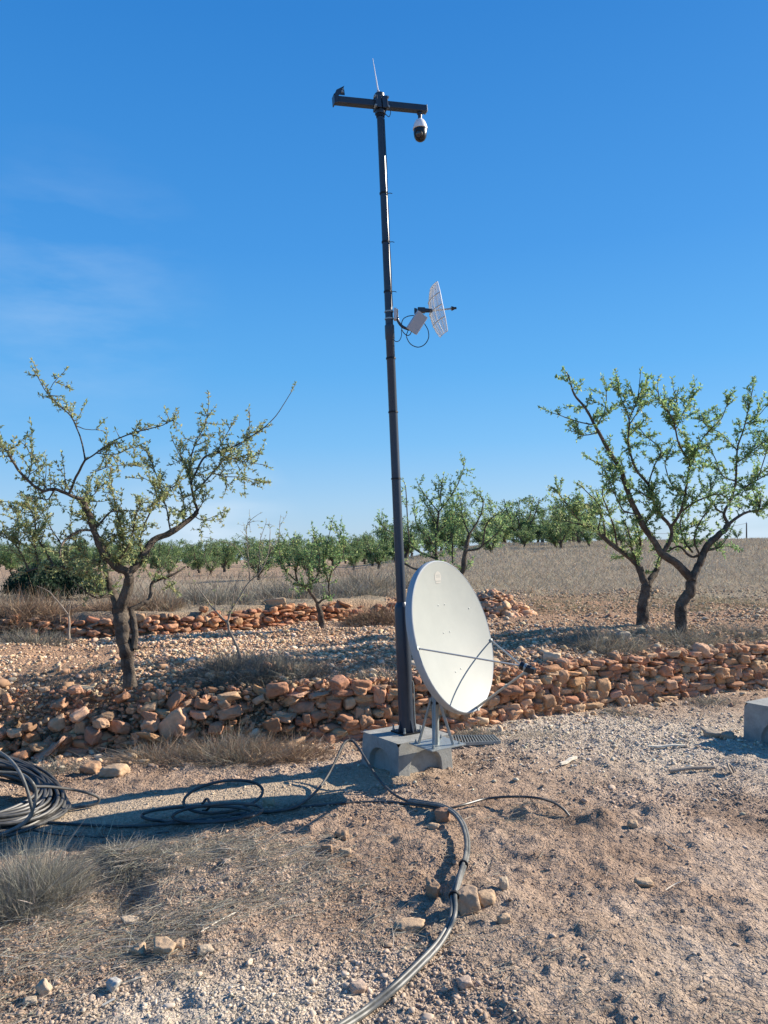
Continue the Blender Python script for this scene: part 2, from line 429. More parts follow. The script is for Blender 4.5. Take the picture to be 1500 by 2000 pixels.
def rock_proto(sub, planes=13, boxy=.5, rough=.03, seed=0):
    rg = np.random.default_rng(seed); V, F = ICO[sub]
    n = rg.normal(size=(planes, 3)); n /= np.linalg.norm(n, axis=1)[:, None]
    d = rg.uniform(.72, 1.0, planes)
    bx = np.vstack([np.eye(3), -np.eye(3)])+rg.normal(scale=.16, size=(6, 3)); bx /= np.linalg.norm(bx, axis=1)[:, None]
    n = np.vstack([n, bx]); d = np.concatenate([d, rg.uniform(.62, .8, 6)])
    dot = V@n.T; q = np.where(dot > .05, d[None, :]/np.maximum(dot, .05), 9)
    # soft minimum keeps edges slightly worn
    k = 34; r = -np.log(np.sum(np.exp(-k*np.minimum(q, 3)), axis=1))/k
    r = np.clip(r, .3, 1.4)*(1+rg.normal(scale=rough, size=len(V)))
    q3 = V*2.3+seed; lum = vn(q3[:, 0]+q3[:, 2]*.7, q3[:, 1]-q3[:, 2]*.6, 5)+.5*vn(q3[:, 0]*2.1-q3[:, 2]*1.9, q3[:, 1]*2.2+q3[:, 2], 6)-.75
    r = r*(1+.22*lum)
    return V*r[:, None], F
PROTO = {s: [rock_proto(s, 9+i % 6, seed=100*s+i, rough=[.0, .05, .03, .018][s] if s else .12) for i in range(14)] for s in (0, 1, 2, 3)}
STONE_COLS = np.array([(.50, .295, .175), (.45, .255, .15), (.54, .34, .21), (.48, .30, .185), (.41, .235, .145), (.53, .37, .24), (.44, .28, .18), (.47, .265, .16)])
def rocks(name, pos, size, mats, cols, sub=1, rot=None, seed=1, parent=None, flatz=.7, loc=None):
    """merge many rocks: pos (n,3), size (n,) or (n,3)"""
    rg = np.random.default_rng(seed); pos = np.asarray(pos); n = len(pos); size = np.asarray(size, float)
    if size.ndim == 1: size = size[:, None]*np.stack([rg.uniform(.8, 1.7, n), rg.uniform(.7, 1.2, n), rg.uniform(.45, .9, n)*flatz/.7], 1)
    pr = PROTO[sub]; nv = len(pr[0][0]); F0 = pr[0][1]
    A = np.stack([p[0] for p in pr]); idx = rg.integers(0, len(pr), n)
    V = A[idx]
    # random pre-rotation of the shape
    q = rg.normal(size=(n, 4)); q /= np.linalg.norm(q, axis=1)[:, None]
    w_, x, y, z = q.T
    Rm = np.stack([1-2*(y*y+z*z), 2*(x*y-z*w_), 2*(x*z+y*w_), 2*(x*y+z*w_), 1-2*(x*x+z*z), 2*(y*z-x*w_), 2*(x*z-y*w_), 2*(y*z+x*w_), 1-2*(x*x+y*y)], 1).reshape(n, 3, 3)
    if rot is None: V = np.einsum('nij,nvj->nvi', Rm, V)
    V = V*size[:, None, :]
    a = rg.uniform(0, 2*pi, n) if rot is None else rot[:, 0]
    tl = rg.normal(scale=.25, size=n) if rot is None else rot[:, 1]
    c, s = np.cos(tl), np.sin(tl); X = V[..., 0]*c[:, None]-V[..., 2]*s[:, None]; Z = V[..., 0]*s[:, None]+V[..., 2]*c[:, None]
    c, s = np.cos(a), np.sin(a); X2 = X*c[:, None]-V[..., 1]*s[:, None]; Y2 = X*s[:, None]+V[..., 1]*c[:, None]
    V = np.stack([X2, Y2, Z], -1)+pos[:, None, :]
    F = (F0[None]+np.arange(n)[:, None, None]*nv).reshape(-1, 3)
    C = np.repeat(np.asarray(cols)[:, None, :], nv, 1).reshape(-1, 3)
    return mesh_np(name, V.reshape(-1, 3), F, mats, parent, False, C, loc=loc)
def pick(cols, n, rg, jit=.12):
    c = np.asarray(cols)[rg.integers(0, len(cols), n)]
    return np.clip(c*(1+rg.normal(scale=jit, size=(n, 1)))*(1+rg.normal(scale=.03, size=(n, 3))), .01, .9)

# blades of grass / straw (vectorised ribbons)
def blades(base, dirs, length, width, bend, cols, seg=3, rg=rng, droop=1.0):
    """base (n,3), dirs (n,3) unit, returns V,F,C"""
    n = len(base); t = np.linspace(0, 1, seg+1)
    side = np.cross(dirs, rg.normal(size=(n, 3))); side /= np.linalg.norm(side, axis=1)[:, None]+1e-9
    bd = rg.normal(size=(n, 3))*.6; bd[:, 2] = -np.abs(bd[:, 2])*droop
    C = base[:, None, :]+dirs[:, None, :]*(length[:, None]*t[None, :])[..., None]+bd[:, None, :]*((bend*length)[:, None]*t[None, :]**2)[..., None]
    wv = (width[:, None]*(1-.85*t[None, :]))[..., None]*side[:, None, :]*.5
    V = np.stack([C-wv, C+wv], 2).reshape(n, -1, 3)   # n, (seg+1)*2, 3
    f = np.array([(2*i, 2*i+1, 2*i+3, 2*i+2) for i in range(seg)])
    F = (f[None]+np.arange(n)[:, None, None]*(2*(seg+1))).reshape(-1, 4)
    CC = np.repeat(cols[:, None, :], 2*(seg+1), 1).reshape(-1, 3)
    return V.reshape(-1, 3), F, CC
STRAW = np.array([(.34, .29, .215), (.26, .225, .17), (.42, .36, .26), (.22, .20, .165), (.30, .27, .22)])
GREYW = np.array([(.27, .26, .22), (.20, .195, .17), (.34, .32, .27), (.16, .15, .125), (.31, .28, .215)])
RUSSET = np.array([(.30, .20, .13), (.24, .165, .115), (.36, .26, .17), (.2, .15, .11)])
def inview(x, y, m=1.0): return np.abs(x) < .56*y*1.0+m

# =================================================================== GROUND
yn = [1.3]
while yn[-1] < 11: yn.append(yn[-1]*1.0042)
while yn[-1] < 60: yn.append(yn[-1]*1.014)
while yn[-1] < 4500: yn.append(yn[-1]*1.06)
yb = [-60, -40, -25, -15, -9, -6, -4, -2.5, -1.5, -.8, -.2, .3, .65, .9, 1.05, 1.18]
ys = np.array(yb+yn)
un = np.arange(-.66, .6601, .0036); tail = .66*np.cumprod(np.full(34, 1.13))
us = np.concatenate([-tail[::-1], un, tail])
wy = np.where(ys > 1.3, ys, 1.3+(1.3-ys)*.8)
X = us[None, :]*wy[:, None]; Yg = np.repeat(ys[:, None], len(us), 1)
Z = H(X, Yg)
def ground_color(x, y):
    d1 = y-w1y(x); d2 = y-w2y(x); lx = x/np.maximum(y, 1)
    soil = np.array([.375, .265, .188]); dark = np.array([.24, .162, .112]); pale = np.array([.47, .355, .265])
    n1 = fbm(x, y, 1.6, 4, 201)*.5+.5; n2 = fbm(x, y, 5, 3, 211)*.5+.5
    c = soil+(pale-soil)*sst(.45, .7, n1)[..., None]; c = c+(dark-c)*(sst(.5, .8, n2)*.7)[..., None]
    # red-brown soil left and centre foreground
    # chalk dust areas
    def spot(px, py, rx, ry, z=0):
        p = flat(px, py, z); return np.exp(-(((x-p[0])/rx)**2+((y-p[1])/ry)**2))
    ch = .9*spot(520, 1960, .42, .26)+.9*spot(300, 1990, .35, .16)+.95*spot(1330, 1440, 1.6, .9)+.95*spot(1060, 1415, .8, .4)+.7*spot(1500, 1480, .9, .7)+.4*spot(1200, 1920, .9, .5)+.35*spot(900, 1780, .3, .25)
    ch = np.clip(ch*(.55+.9*n1), 0, 1)
    c = c+(np.array([.56, .475, .375])-c)*ch[..., None]*.9
    pm = pathmask(x, y); c = c+(np.array([.50, .395, .28])-c)*(pm*.9)[..., None]
    # rubble bank / terrace
    k = sst(-.1, .15, d1)
    ter = np.array([.41, .26, .165])*(1+.25*(n2-.5))[..., None]
    c = c+(ter-c)*k[..., None]
    # beyond: grassy dry soil
    kg = np.where(lx < 0, sst(0, .3, d2), sst(11.6, 12.8, y+.8*fbm(x, y, .4, 2, 231)))
    gr = np.array([.28, .225, .155])+(np.array([.36, .29, .21])-np.array([.26, .205, .145]))*n1[..., None]
    c = c+(gr-c)*kg[..., None]
    bare = sst(15, 24, y)*sst(.05, -.1, lx)*.7
    c = c+(np.array([.40, .27, .18])-c)*bare[..., None]
    return np.clip(c, .02, .8)
Cg = ground_color(X, Yg)
idx = np.arange(X.size).reshape(X.shape)
Fg = np.stack([idx[:-1, :-1], idx[:-1, 1:], idx[1:, 1:], idx[1:, :-1]], -1).reshape(-1, 4)
go = mesh_np('ground', np.stack([X, Yg, Z], -1).reshape(-1, 3), Fg, M_ground, None, True, Cg.reshape(-1, 3))
tag(go, kind='structure')

# =================================================================== DRY STONE WALLS
def wall_stones(x0, x1, wfun, zbase, height, rg, wmin, wmax, hmin, hmax, mess, off=0.0):
    pos, size, rot = [], [], []
    xs = np.linspace(x0, x1, 900); ysx = wfun(xs); seg = np.hypot(np.diff(xs), np.diff(ysx)); S = np.concatenate([[0], np.cumsum(seg)])
    L = S[-1]; z = 0.0
    course = 0
    while z < height:
        h = rg.uniform(hmin, hmax); s = rg.uniform(-.1, 0)
        while s < L:
            wd = rg.uniform(wmin, wmax)*(1.25 if rg.random() < .12 else 1); hh = h*rg.uniform(.6, 1.45)
            if rg.random() < .12: wd *= .5
            sc_ = s+wd/2; x = np.interp(sc_, S, xs); y = wfun(x)
            dx = wfun(x+.05)-wfun(x-.05); ang = math.atan2(dx, .1)
            loc_top = height*(1+.18*fbm(x, 0., 1.1, 2, 7))
            me_ = mess(x); big = rg.random() < .07
            if z < loc_top - .3*me_*rg.random() and rg.random() > .5*me_:
                dep = rg.uniform(.06, .12)
                bx = off + .035 + .20*z*(1+2.0*me_)+rg.normal(scale=.014+.05*me_)
                px_ = x - sin(ang)*bx*1.0; py_ = y + cos(ang)*bx+.02
                pos.append((px_, py_, zbase(px_, y)+z+hh*.35+rg.normal(scale=.008+.02*me_)))
                size.append((wd*(.9 if big else .62), dep, hh*(1.15 if big else .72))); rot.append((ang+rg.normal(scale=.15+.5*me_), rg.normal(scale=.09+.3*me_)))
            s += wd*.98
        z += h*.92; course += 1
    return np.array(pos), np.array(size), np.array(rot)
rg = np.random.default_rng(21)
messf = lambda x: float(sst(-.1, -1.2, x))*.8 + .07
pos, size, rot = wall_stones(-6.5, 9.5, w1y, lambda x, y: -.01, .47, rg, .065, .205, .042, .082, messf)
nch = 5200; xc_ = rg.uniform(-6, 9, nch); zc_ = rg.uniform(0, .47, nch)
pos = np.concatenate([pos, np.stack([xc_, w1y(xc_)+.07+.22*zc_*(1+2.0*sst(-.1, -1.2, xc_))+rg.uniform(-.04, .03, nch), zc_], 1)]); sz_ = np.clip(rg.lognormal(np.log(.018), .4, nch), .01, .05)
size = np.concatenate([size, np.stack([sz_*1.4, sz_, sz_*.8], 1)]); rot = np.concatenate([rot, np.stack([rg.uniform(-1, 1, nch), rg.normal(scale=.4, size=nch)], 1)])
cols = np.array([.98, .90, .86])*pick(np.concatenate([STONE_COLS, [(.42, .30, .19), (.50, .36, .23)]]), len(pos), rg, .13)
o = rocks('dry_stone_wall', pos, size, M_stone, cols, 3, rot, 5); o['kind'] = 'thing'
tag(o, 'long orange dry stone retaining wall, head of stacked rubble below the near terrace', 'stone wall')
pos, size, rot = wall_stones(-9.5, .45, w2y, lambda x, y: .60+.0*x, .24, rg, .06, .15, .032, .062, lambda x: .2+.6*float(sst(-.8, .3, x)))
cols = pick(STONE_COLS*np.array([.92, .78, .72]), len(pos), rg, .14)
o = rocks('low_stone_wall', pos, size, M_stone, cols, 2, rot, 6); o['kind'] = 'thing'
tag(o, 'low reddish dry stone wall farther back, across the field behind the left tree', 'stone wall')

# =================================================================== LOOSE STONES (stuff)
rg = np.random.default_rng(31)
def scatter(n, y0, y1, dens, size_f, cols, sub, name, label, seed, emb=.25, p=1.0, flatz=.7):
    y = rg.uniform(y0**(1/p), y1**(1/p), n)**p; x = rg.uniform(-1, 1, n)*(.56*y+.6)
    keep = rg.random(n) < dens(x, y); x = x[keep]; y = y[keep]
    s = size_f(len(x), x, y); z = H(x, y)+s*emb
    c = cols(x, y)
    o = rocks(name, np.stack([x, y, z], 1), s, M_pebble, c, sub, None, seed, flatz=flatz)
    tag(o, label, None, None, 'stuff'); return o
def gravel_d(x, y):
    d1 = y-w1y(x); d2 = y-w2y(x); lx = x/y
    lim = np.where(lx < .0, 1-sst(-.1, .1, d2), 1-sst(12, 13.6, y+.6*fbm(x, y, .5, 2, 301)))
    patch = (.30+.70*sst(-.25, .15, fbm(x, y, .7, 3, 311)))*(.45+.55*sst(-.2, .2, fbm(x*.35, y*1.6, 1.0, 3, 313)))
    return sst(.15, .35, d1)*lim*patch
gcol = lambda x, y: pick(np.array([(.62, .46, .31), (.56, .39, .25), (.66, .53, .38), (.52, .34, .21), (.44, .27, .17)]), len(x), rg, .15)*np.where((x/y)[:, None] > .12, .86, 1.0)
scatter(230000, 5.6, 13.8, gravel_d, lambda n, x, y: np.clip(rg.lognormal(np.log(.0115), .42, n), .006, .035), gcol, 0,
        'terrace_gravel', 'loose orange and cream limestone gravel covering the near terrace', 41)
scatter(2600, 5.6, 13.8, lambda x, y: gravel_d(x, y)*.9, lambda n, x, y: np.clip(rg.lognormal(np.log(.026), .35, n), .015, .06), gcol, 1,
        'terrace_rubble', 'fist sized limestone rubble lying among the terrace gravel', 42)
# bank rubble between wall top and terrace
def bank_d(x, y):
    d1 = y-w1y(x); return sst(-.02, .08, d1)*(1-sst(.55, .9, d1))*(.5+.5*sst(.0, -1, x))
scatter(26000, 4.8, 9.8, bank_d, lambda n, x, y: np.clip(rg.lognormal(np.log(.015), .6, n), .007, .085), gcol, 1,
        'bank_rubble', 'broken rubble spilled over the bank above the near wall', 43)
# foot of wall
def foot_d(x, y):
    d1 = y-w1y(x); return sst(-.55, -.1, d1)*(1-sst(.0, .1, d1))*(1-.9*pathmask(x, y))
scatter(12000, 4.4, 9.5, foot_d, lambda n, x, y: np.clip(rg.lognormal(np.log(.011), .55, n), .005, .05), gcol, 1,
        'foot_rubble', 'small stones gathered along the foot of the near wall', 44)
# foreground pebbles and clods
def fg_d(x, y):
    d1 = y-w1y(x); return (1-sst(-.3, .0, d1))*(1-.85*pathmask(x, y))*(.06+.94*sst(-.12, .3, fbm(x, y, 1.4, 4, 321)))
fcol = lambda x, y: np.clip(ground_color(x, y)*rg.uniform(.8, 1.3, (len(x), 1)), .05, .7)
scatter(220000, 2.2, 8.5, fg_d, lambda n, x, y: np.clip(rg.lognormal(np.log(.0040), .5, n), .002, .016), fcol, 0,
        'soil_clods', 'small clods and pebbles over the disturbed brown soil', 45, .2, 1.3)
scatter(1300, 2.3, 8.5, lambda x, y: fg_d(x, y)*.8, lambda n, x, y: np.clip(rg.lognormal(np.log(.012), .4, n), .006, .03),
        lambda x, y: np.clip(ground_color(x, y)*rg.uniform(.9, 1.3, (len(x), 1)), .05, .7), 1,
        'foreground_stones', 'scattered walnut sized stones over the foreground soil', 46, .2, 1.2)
# pale crushed limestone on the right
def ch_d(x, y):
    p = flat(1330, 1440, 0); q = flat(1060, 1412, 0); r = flat(450, 1965, 0)
    return np.clip(np.exp(-(((x-p[0])/1.7)**2+((y-p[1])/.8)**2))+np.exp(-(((x-q[0])/.7)**2+((y-q[1])/.35)**2))+.8*np.exp(-(((x-r[0])/.6)**2+((y-r[1])/.3)**2)), 0, 1)*(1-sst(-.15, .0, y-w1y(x)))
scatter(60000, 2.3, 8.6, ch_d, lambda n, x, y: np.clip(rg.lognormal(np.log(.0075), .45, n), .004, .03)*np.where(y < 3.8, .45, 1),
        lambda x, y: pick(np.array([(.60, .525, .42), (.55, .46, .355), (.48, .385, .28)]), len(x), rg, .12), 0,
        'crushed_limestone', 'pale crushed limestone spread on the ground by the blocks', 47)

# individual rocks
def one_rock(px, py, wpx, hpx, label, seed, col, name='rock', Y=None, ang=None, dpt=.8, tilt=0., lift=.25, sub=3):
    g = G(px, py) if Y is None else P(px, py, Y)
    s = g[1]/FPX; a = wpx*s/2*1.05; h = hpx*s/2*1.0
    p = g+np.array([0, a*dpt*.5, h*(1-2*lift)])
    o = rocks(name, np.array([[0, 0, 0]]), np.array([[a, a*dpt, h]]), M_stone, np.array([col]), sub,
              np.array([[ang if ang is not None else (seed % 7-3)*.15, tilt]]), seed)
    o.location = p; tag(o, label, 'rock', 'loose rocks lying about')
    return o
TAN = (.47, .335, .215); ORG = (.44, .27, .16); PAL = (.48, .38, .27); BRN = (.34, .23, .15)
one_rock(172, 1366, 84, 30, 'long pale slab of rock lying on the bank left of the left tree', 3, (.50, .39, .25), tilt=-.12, lift=.25)
one_rock(218, 1524, 60, 30, 'pale wedge shaped rock at the wall foot above the cable shadow', 8, TAN)
one_rock(175, 1516, 45, 30, 'reddish rock beside the pale wedge rock at the wall foot', 9, ORG)
one_rock(155, 1462, 58, 44, 'rounded brown boulder low in the slumped left end of the wall', 12, TAN)
one_rock(1082, 1300, 46, 34, 'round cream boulder on top of the wall right of the dish feed', 15, (.60, .45, .30))
one_rock(1218, 1250, 34, 26, 'grey brown stone perched on the bank below the right hand trees', 17, (.42, .36, .28))
one_rock(268, 1882, 36, 34, 'upright sharp tan rock, left end of the foreground row of rocks', 21, TAN, tilt=.4)
one_rock(318, 1888, 52, 32, 'large rounded tan rock in the middle of the foreground row', 23, TAN)
one_rock(349, 1880, 26, 24, 'small tan rock touching the right side of the large rounded one', 24, TAN)
one_rock(398, 1886, 34, 22, 'flat pale rock at the right end of the foreground row', 26, PAL)
one_rock(219, 1952, 34, 28, 'grey rounded rock near the lower left, half in shade', 28, (.42, .40, .36))
one_rock(84, 1955, 28, 38, 'pointed pale rock near the bottom left corner', 31, PAL, tilt=.5)
one_rock(56, 1975, 30, 18, 'low pale rock by the bottom left corner behind the straw', 32, PAL)
one_rock(252, 1812, 36, 20, 'flat cream rock among the straw below the grey tussock', 34, PAL)
one_rock(668, 1650, 32, 26, 'upper brown rock of the little cluster on bare soil mid ground', 36, BRN)
one_rock(640, 1672, 26, 20, 'left rock of the little cluster on bare soil mid ground', 37, BRN)
one_rock(674, 1678, 26, 18, 'lower right rock of the little cluster on bare soil', 38, TAN)
one_rock(506, 1752, 24, 12, 'small pale flat stone alone on brown soil left of centre', 39, PAL)
one_rock(797, 1824, 58, 26, 'flat tan slab rock just left of the thick cable', 41, TAN)
one_rock(866, 1612, 36, 34, 'red brown rock under the cable junction below the concrete block', 43, (.36, .21, .13))
one_rock(846, 1628, 26, 18, 'small tan rock under the cable junction', 44, TAN)
one_rock(915, 1790, 58, 62, 'large brown clod of rock right beside the thick cable pinch', 46, (.40, .29, .20))
one_rock(950, 1775, 44, 34, 'angular pale brown rock right of the large cable side clod', 47, TAN)
one_rock(985, 1760, 22, 34, 'thin upright pale stone at the right of the cable side clods', 48, PAL)
one_rock(846, 1760, 34, 44, 'brown rock in the trench left of the thick cable', 49, BRN)
one_rock(1238, 1622, 24, 20, 'light stone on the small soil mound right of the cable tip', 51, TAN)
one_rock(1262, 1740, 44, 18, 'flat stone lying alone on the trodden soil at the right', 52, TAN)
one_rock(985, 1812, 30, 22, 'small tan stone below the cable side clods', 53, TAN)
one_rock(910, 1945, 34, 26, 'pinkish half buried rock near the bottom, right of the cable', 54, (.45, .34, .26), Y=None)
one_rock(700, 1945, 40, 30, 'half buried pinkish rock just left of the cable near the bottom', 55, (.45, .34, .26))
one_rock(1425, 1449, 30, 22, 'brown stone by the shaded foot of the right concrete block', 56, (.34, .27, .2))
one_rock(1395, 1444, 40, 20, 'grey brown stone in the shade left of the right concrete block', 57, (.36, .3, .23))
one_rock(525, 1578, 28, 22, 'tan stone at the end of the shaded cable loops', 58, TAN)
one_rock(540, 1186, 46, 26, 'biggest pale stone on top of the far low wall', 60, TAN)
one_rock(485, 1325, 52, 20, 'tan slab half hidden in weeds at the wall top, left of centre', 61, TAN)

# stone pile
rg = np.random.default_rng(77)
c = P(958, 1182, 10.6); c[2] = gz(c[0], c[1])
n = 520; rr = np.sqrt(rg.random(n)); th = rg.uniform(0, 2*pi, n)
xx = rr*np.cos(th)*.62; yy = rr*np.sin(th)*.5
zz = (1-rr**1.3)*.38*rg.uniform(.75, 1.05, n)
pp = np.stack([c[0]+xx, c[1]+yy, c[2]+zz], 1)
o = rocks('stone_pile', pp, np.clip(rg.lognormal(np.log(.042), .3, n), .02, .09), M_stone, pick(STONE_COLS*1.08, n, rg, .12), 1, None, 78)
tag(o, 'heap of orange field stones seen just behind the right edge of the satellite dish', 'stone pile')

# =================================================================== TREES
def path_jit(pts, amp, rgx):
    p = cr(pts, 5); n = len(p)
    if amp > 0:
        j = rgx.normal(size=(n, 3))*amp; j[0] = 0; j[-1] *= .3; j = (j+np.roll(j, 1, 0))/2; j[0] = 0; p = p+j
    return p
def leaves_at(pos, dirs, L, cols, rgx, ratio=.38):
    """folded lance leaf as two quads-> triangles (4 verts)"""
    n = len(pos); side = np.cross(dirs, rgx.normal(size=(n, 3))); side /= np.linalg.norm(side, axis=1)[:, None]+1e-9
    nor = np.cross(side, dirs)
    tip = pos+dirs*L[:, None]-nor*(L*.12)[:, None]; m_ = pos+dirs*(L*.5)[:, None]+nor*(L*.05)[:, None]
    a = m_+side*(L*ratio*.5)[:, None]; b = m_-side*(L*ratio*.5)[:, None]
    V = np.stack([pos, a, tip, b], 1).reshape(-1, 3); i = np.arange(n)[:, None]*4
    F = np.concatenate([i+np.array([[0, 1, 2]]), i+np.array([[0, 2, 3]])], 0)
    return V, F, np.repeat(cols, 4, 0)
def make_tree(name, label, Y0, limbs, leafcols, rgseed, leafL=.03, twig_d=9, twig_len=(.12, .42), leaf_sp=.028, per=4, up=.5, group=None, spread=.5,
              bark=None, leafy_from=.25, base=None, twr=.0035, cat='tree', subtw=2.2, trunk_sides=12, dense_k=1.0):
    """limbs: (pixel points, r0px, r1px, leafiness, depth drift)"""
    rgx = np.random.default_rng(rgseed); sc_ = Y0/FPX
    allpx, ally, allr = [], [], []
    tr = []; tw = []
    lp, ld, ls = [], [], []
    def twig(p0, d0, length, r0t, level):
        nseg = max(3, int(length/.045)); p = [p0]; d = d0.copy()
        for k in range(nseg):
            d = unit(d+rgx.normal(scale=.16, size=3)+np.array([0, 0, .05*up])); p.append(p[-1]+d*length/nseg)
        p = np.array(p); tw.append(tube_q(p, np.linspace(r0t, r0t*.35, len(p)), 4))
        ns = int(length/leaf_sp)
        for q in range(ns):
            t = (q+rgx.random())/ns; pos = p[0]+0; f_i = t*(len(p)-1); i0 = min(int(f_i), len(p)-2); pos = p[i0]+(p[i0+1]-p[i0])*(f_i-i0); dd = unit(p[i0+1]-p[i0])
            kk = rgx.integers(max(1, per-1), per+2)
            for _ in range(kk):
                lv = unit(dd*.7+rgx.normal(scale=.75, size=3)+np.array([0, 0, .15])); lp.append(pos); ld.append(lv); ls.append(leafL*rgx.uniform(.55, 1.25))
        if level < 1:
            for q in range(rgx.poisson(length*subtw*4)):
                i0 = rgx.integers(1, len(p)-1) if len(p) > 2 else 0
                dd = unit(unit(p[i0+1]-p[i0])*.6+rgx.normal(scale=.6, size=3)+np.array([0, 0, .3*up])); twig(p[i0], dd, length*rgx.uniform(.25, .55), r0t*.6, 1)
    for li, L in enumerate(limbs):
        pts, r0p, r1p, leafy = L[:4]
        drift = L[4] if len(L) > 4 else None
        if leafy >= 1.2: leafy *= dense_k
        pts = np.array(pts, float)
        if allpx:
            A = np.array(allpx); dd = np.hypot(A[:, 0]-pts[0, 0], A[:, 1]-pts[0, 1]); k = int(np.argmin(dd)); ys_ = ally[k]
            if dd[k] < 14: pts[0] = A[k]; r0p = min(r0p, allr[k]*.92/sc_)
        else: ys_ = Y0
        seglen = np.concatenate([[0], np.cumsum(np.hypot(*np.diff(pts, axis=0).T))]); tt = seglen/seglen[-1]
        if drift is None: drift = rgx.uniform(-1, 1)*spread*seglen[-1]*sc_
        yy = ys_+drift*tt
        W = np.array([P(a, b, y) for (a, b), y in zip(pts, yy)])
        if li == 0 and base is not None: pass
        W = path_jit(W, .10*r1p*sc_+.0015, rgx); n = len(W)
        rad = np.interp(np.linspace(0, 1, n), [0, 1], [r0p*sc_, r1p*sc_])*(.85 if r0p < 6 else 1)
        rad *= 1+rgx.normal(scale=.025, size=n)
        if li == 0: W[0][2] -= .05; rad[0] *= 1.25
        if r0p > 5:
            nn = max(n*3, int(np.linalg.norm(np.diff(W, axis=0), axis=1).sum()/.018)); q_ = np.linspace(0, n-1, nn)
            Wd = np.stack([np.interp(q_, np.arange(n), W[:, c_]) for c_ in range(3)], 1); rd = np.interp(q_, np.arange(n), rad)
            Vt, Ft = tube_q(Wd, rd, 22); cen_ = np.repeat(Wd, 22, 0); an = np.tile(np.arange(22), nn)*2*pi/22; ll = np.repeat(np.arange(nn), 22)*.018
            k_ = .30*(vn(np.cos(an)*3.2+40+li*7, np.sin(an)*3.2+ll*5.5, 9)-.5)+.18*(vn(np.cos(an)*7+90, np.sin(an)*7+ll*16, 10)-.5)+.16*(vn(ll*3.3+li, 0*ll, 12)-.5)
            tr.append((cen_+(Vt-cen_)*(1+k_)[:, None], Ft))
        else: tr.append(tube_q(W, rad, 6))
        # back to pixels for joints
        pxs = cr(np.c_[pts, yy], 5)
        for (a, b, y), rr_ in zip(pxs, rad): allpx.append((a, b)); ally.append(y); allr.append(rr_)
        if leafy > 0:
            ln = np.linalg.norm(np.diff(W, axis=0), axis=1).sum(); nt_ = rgx.poisson(ln*twig_d*leafy)
            for q in range(nt_):
                t = rgx.uniform(leafy_from if r0p > 3.5 else .03, 1)
                fi = t*(n-1); i0 = min(int(fi), n-2); p0 = W[i0]+(W[i0+1]-W[i0])*(fi-i0); dd = unit(W[i0+1]-W[i0])
                d0 = unit(dd*.55+rgx.normal(scale=.65, size=3)+np.array([0, 0, .35*up]))
                twig(p0, d0, rgx.uniform(*twig_len)*(1.15-.45*t), twr, 0)
            # the limb tip itself goes on as leafy twig
            if r1p < 3: twig(W[-1], unit(W[-1]-W[-3]), rgx.uniform(*twig_len)*.6, twr, 1)
    basep = P(limbs[0][0][0][0], limbs[0][0][0][1], Y0)
    E = empty(name, basep); tag(E, label, cat, group)
    def merge(lst):
        o_ = 0; VV = []; FF = []
        for V, F in lst: VV.append(V); FF.append(F+o_); o_ += len(V)
        return np.concatenate(VV), np.concatenate(FF)
    V, F = merge(tr); t_ = mesh_np('trunk', V-basep, F, bark or M_bark, E, True)
    if lp:
        lp_ = np.array(lp); cols = pick(leafcols, len(lp_), rgx, .14)
        V, F, C = leaves_at(lp_, np.array(ld), np.array(ls), cols, rgx)
        V2, F2 = merge(tw); F2t = np.concatenate([F2[:, [0, 1, 2]], F2[:, [0, 2, 3]]])
        allV = np.concatenate([V, V2]); allF = np.concatenate([F, F2t+len(V)]); allC = np.concatenate([C, np.full((len(V2), 3), .1)])
        mi = np.concatenate([np.zeros(len(F), int), np.ones(len(F2t), int)])
        mesh_np('crown', allV-basep, allF, [M_leaf, M_twig if bark is None else bark], E, False, allC, mi)
    print(name, 'leaves', len(lp)); return E
OLIVE = np.array([(.40, .46, .21), (.31, .38, .17), (.48, .52, .27), (.24, .30, .13), (.46, .42, .17)])
GREEN = np.array([(.26, .42, .18), (.18, .32, .14), (.35, .49, .20), (.13, .23, .10), (.42, .49, .19)])
def s25(l): return [(x/2.5, 700+y/2.5) for x, y in l]
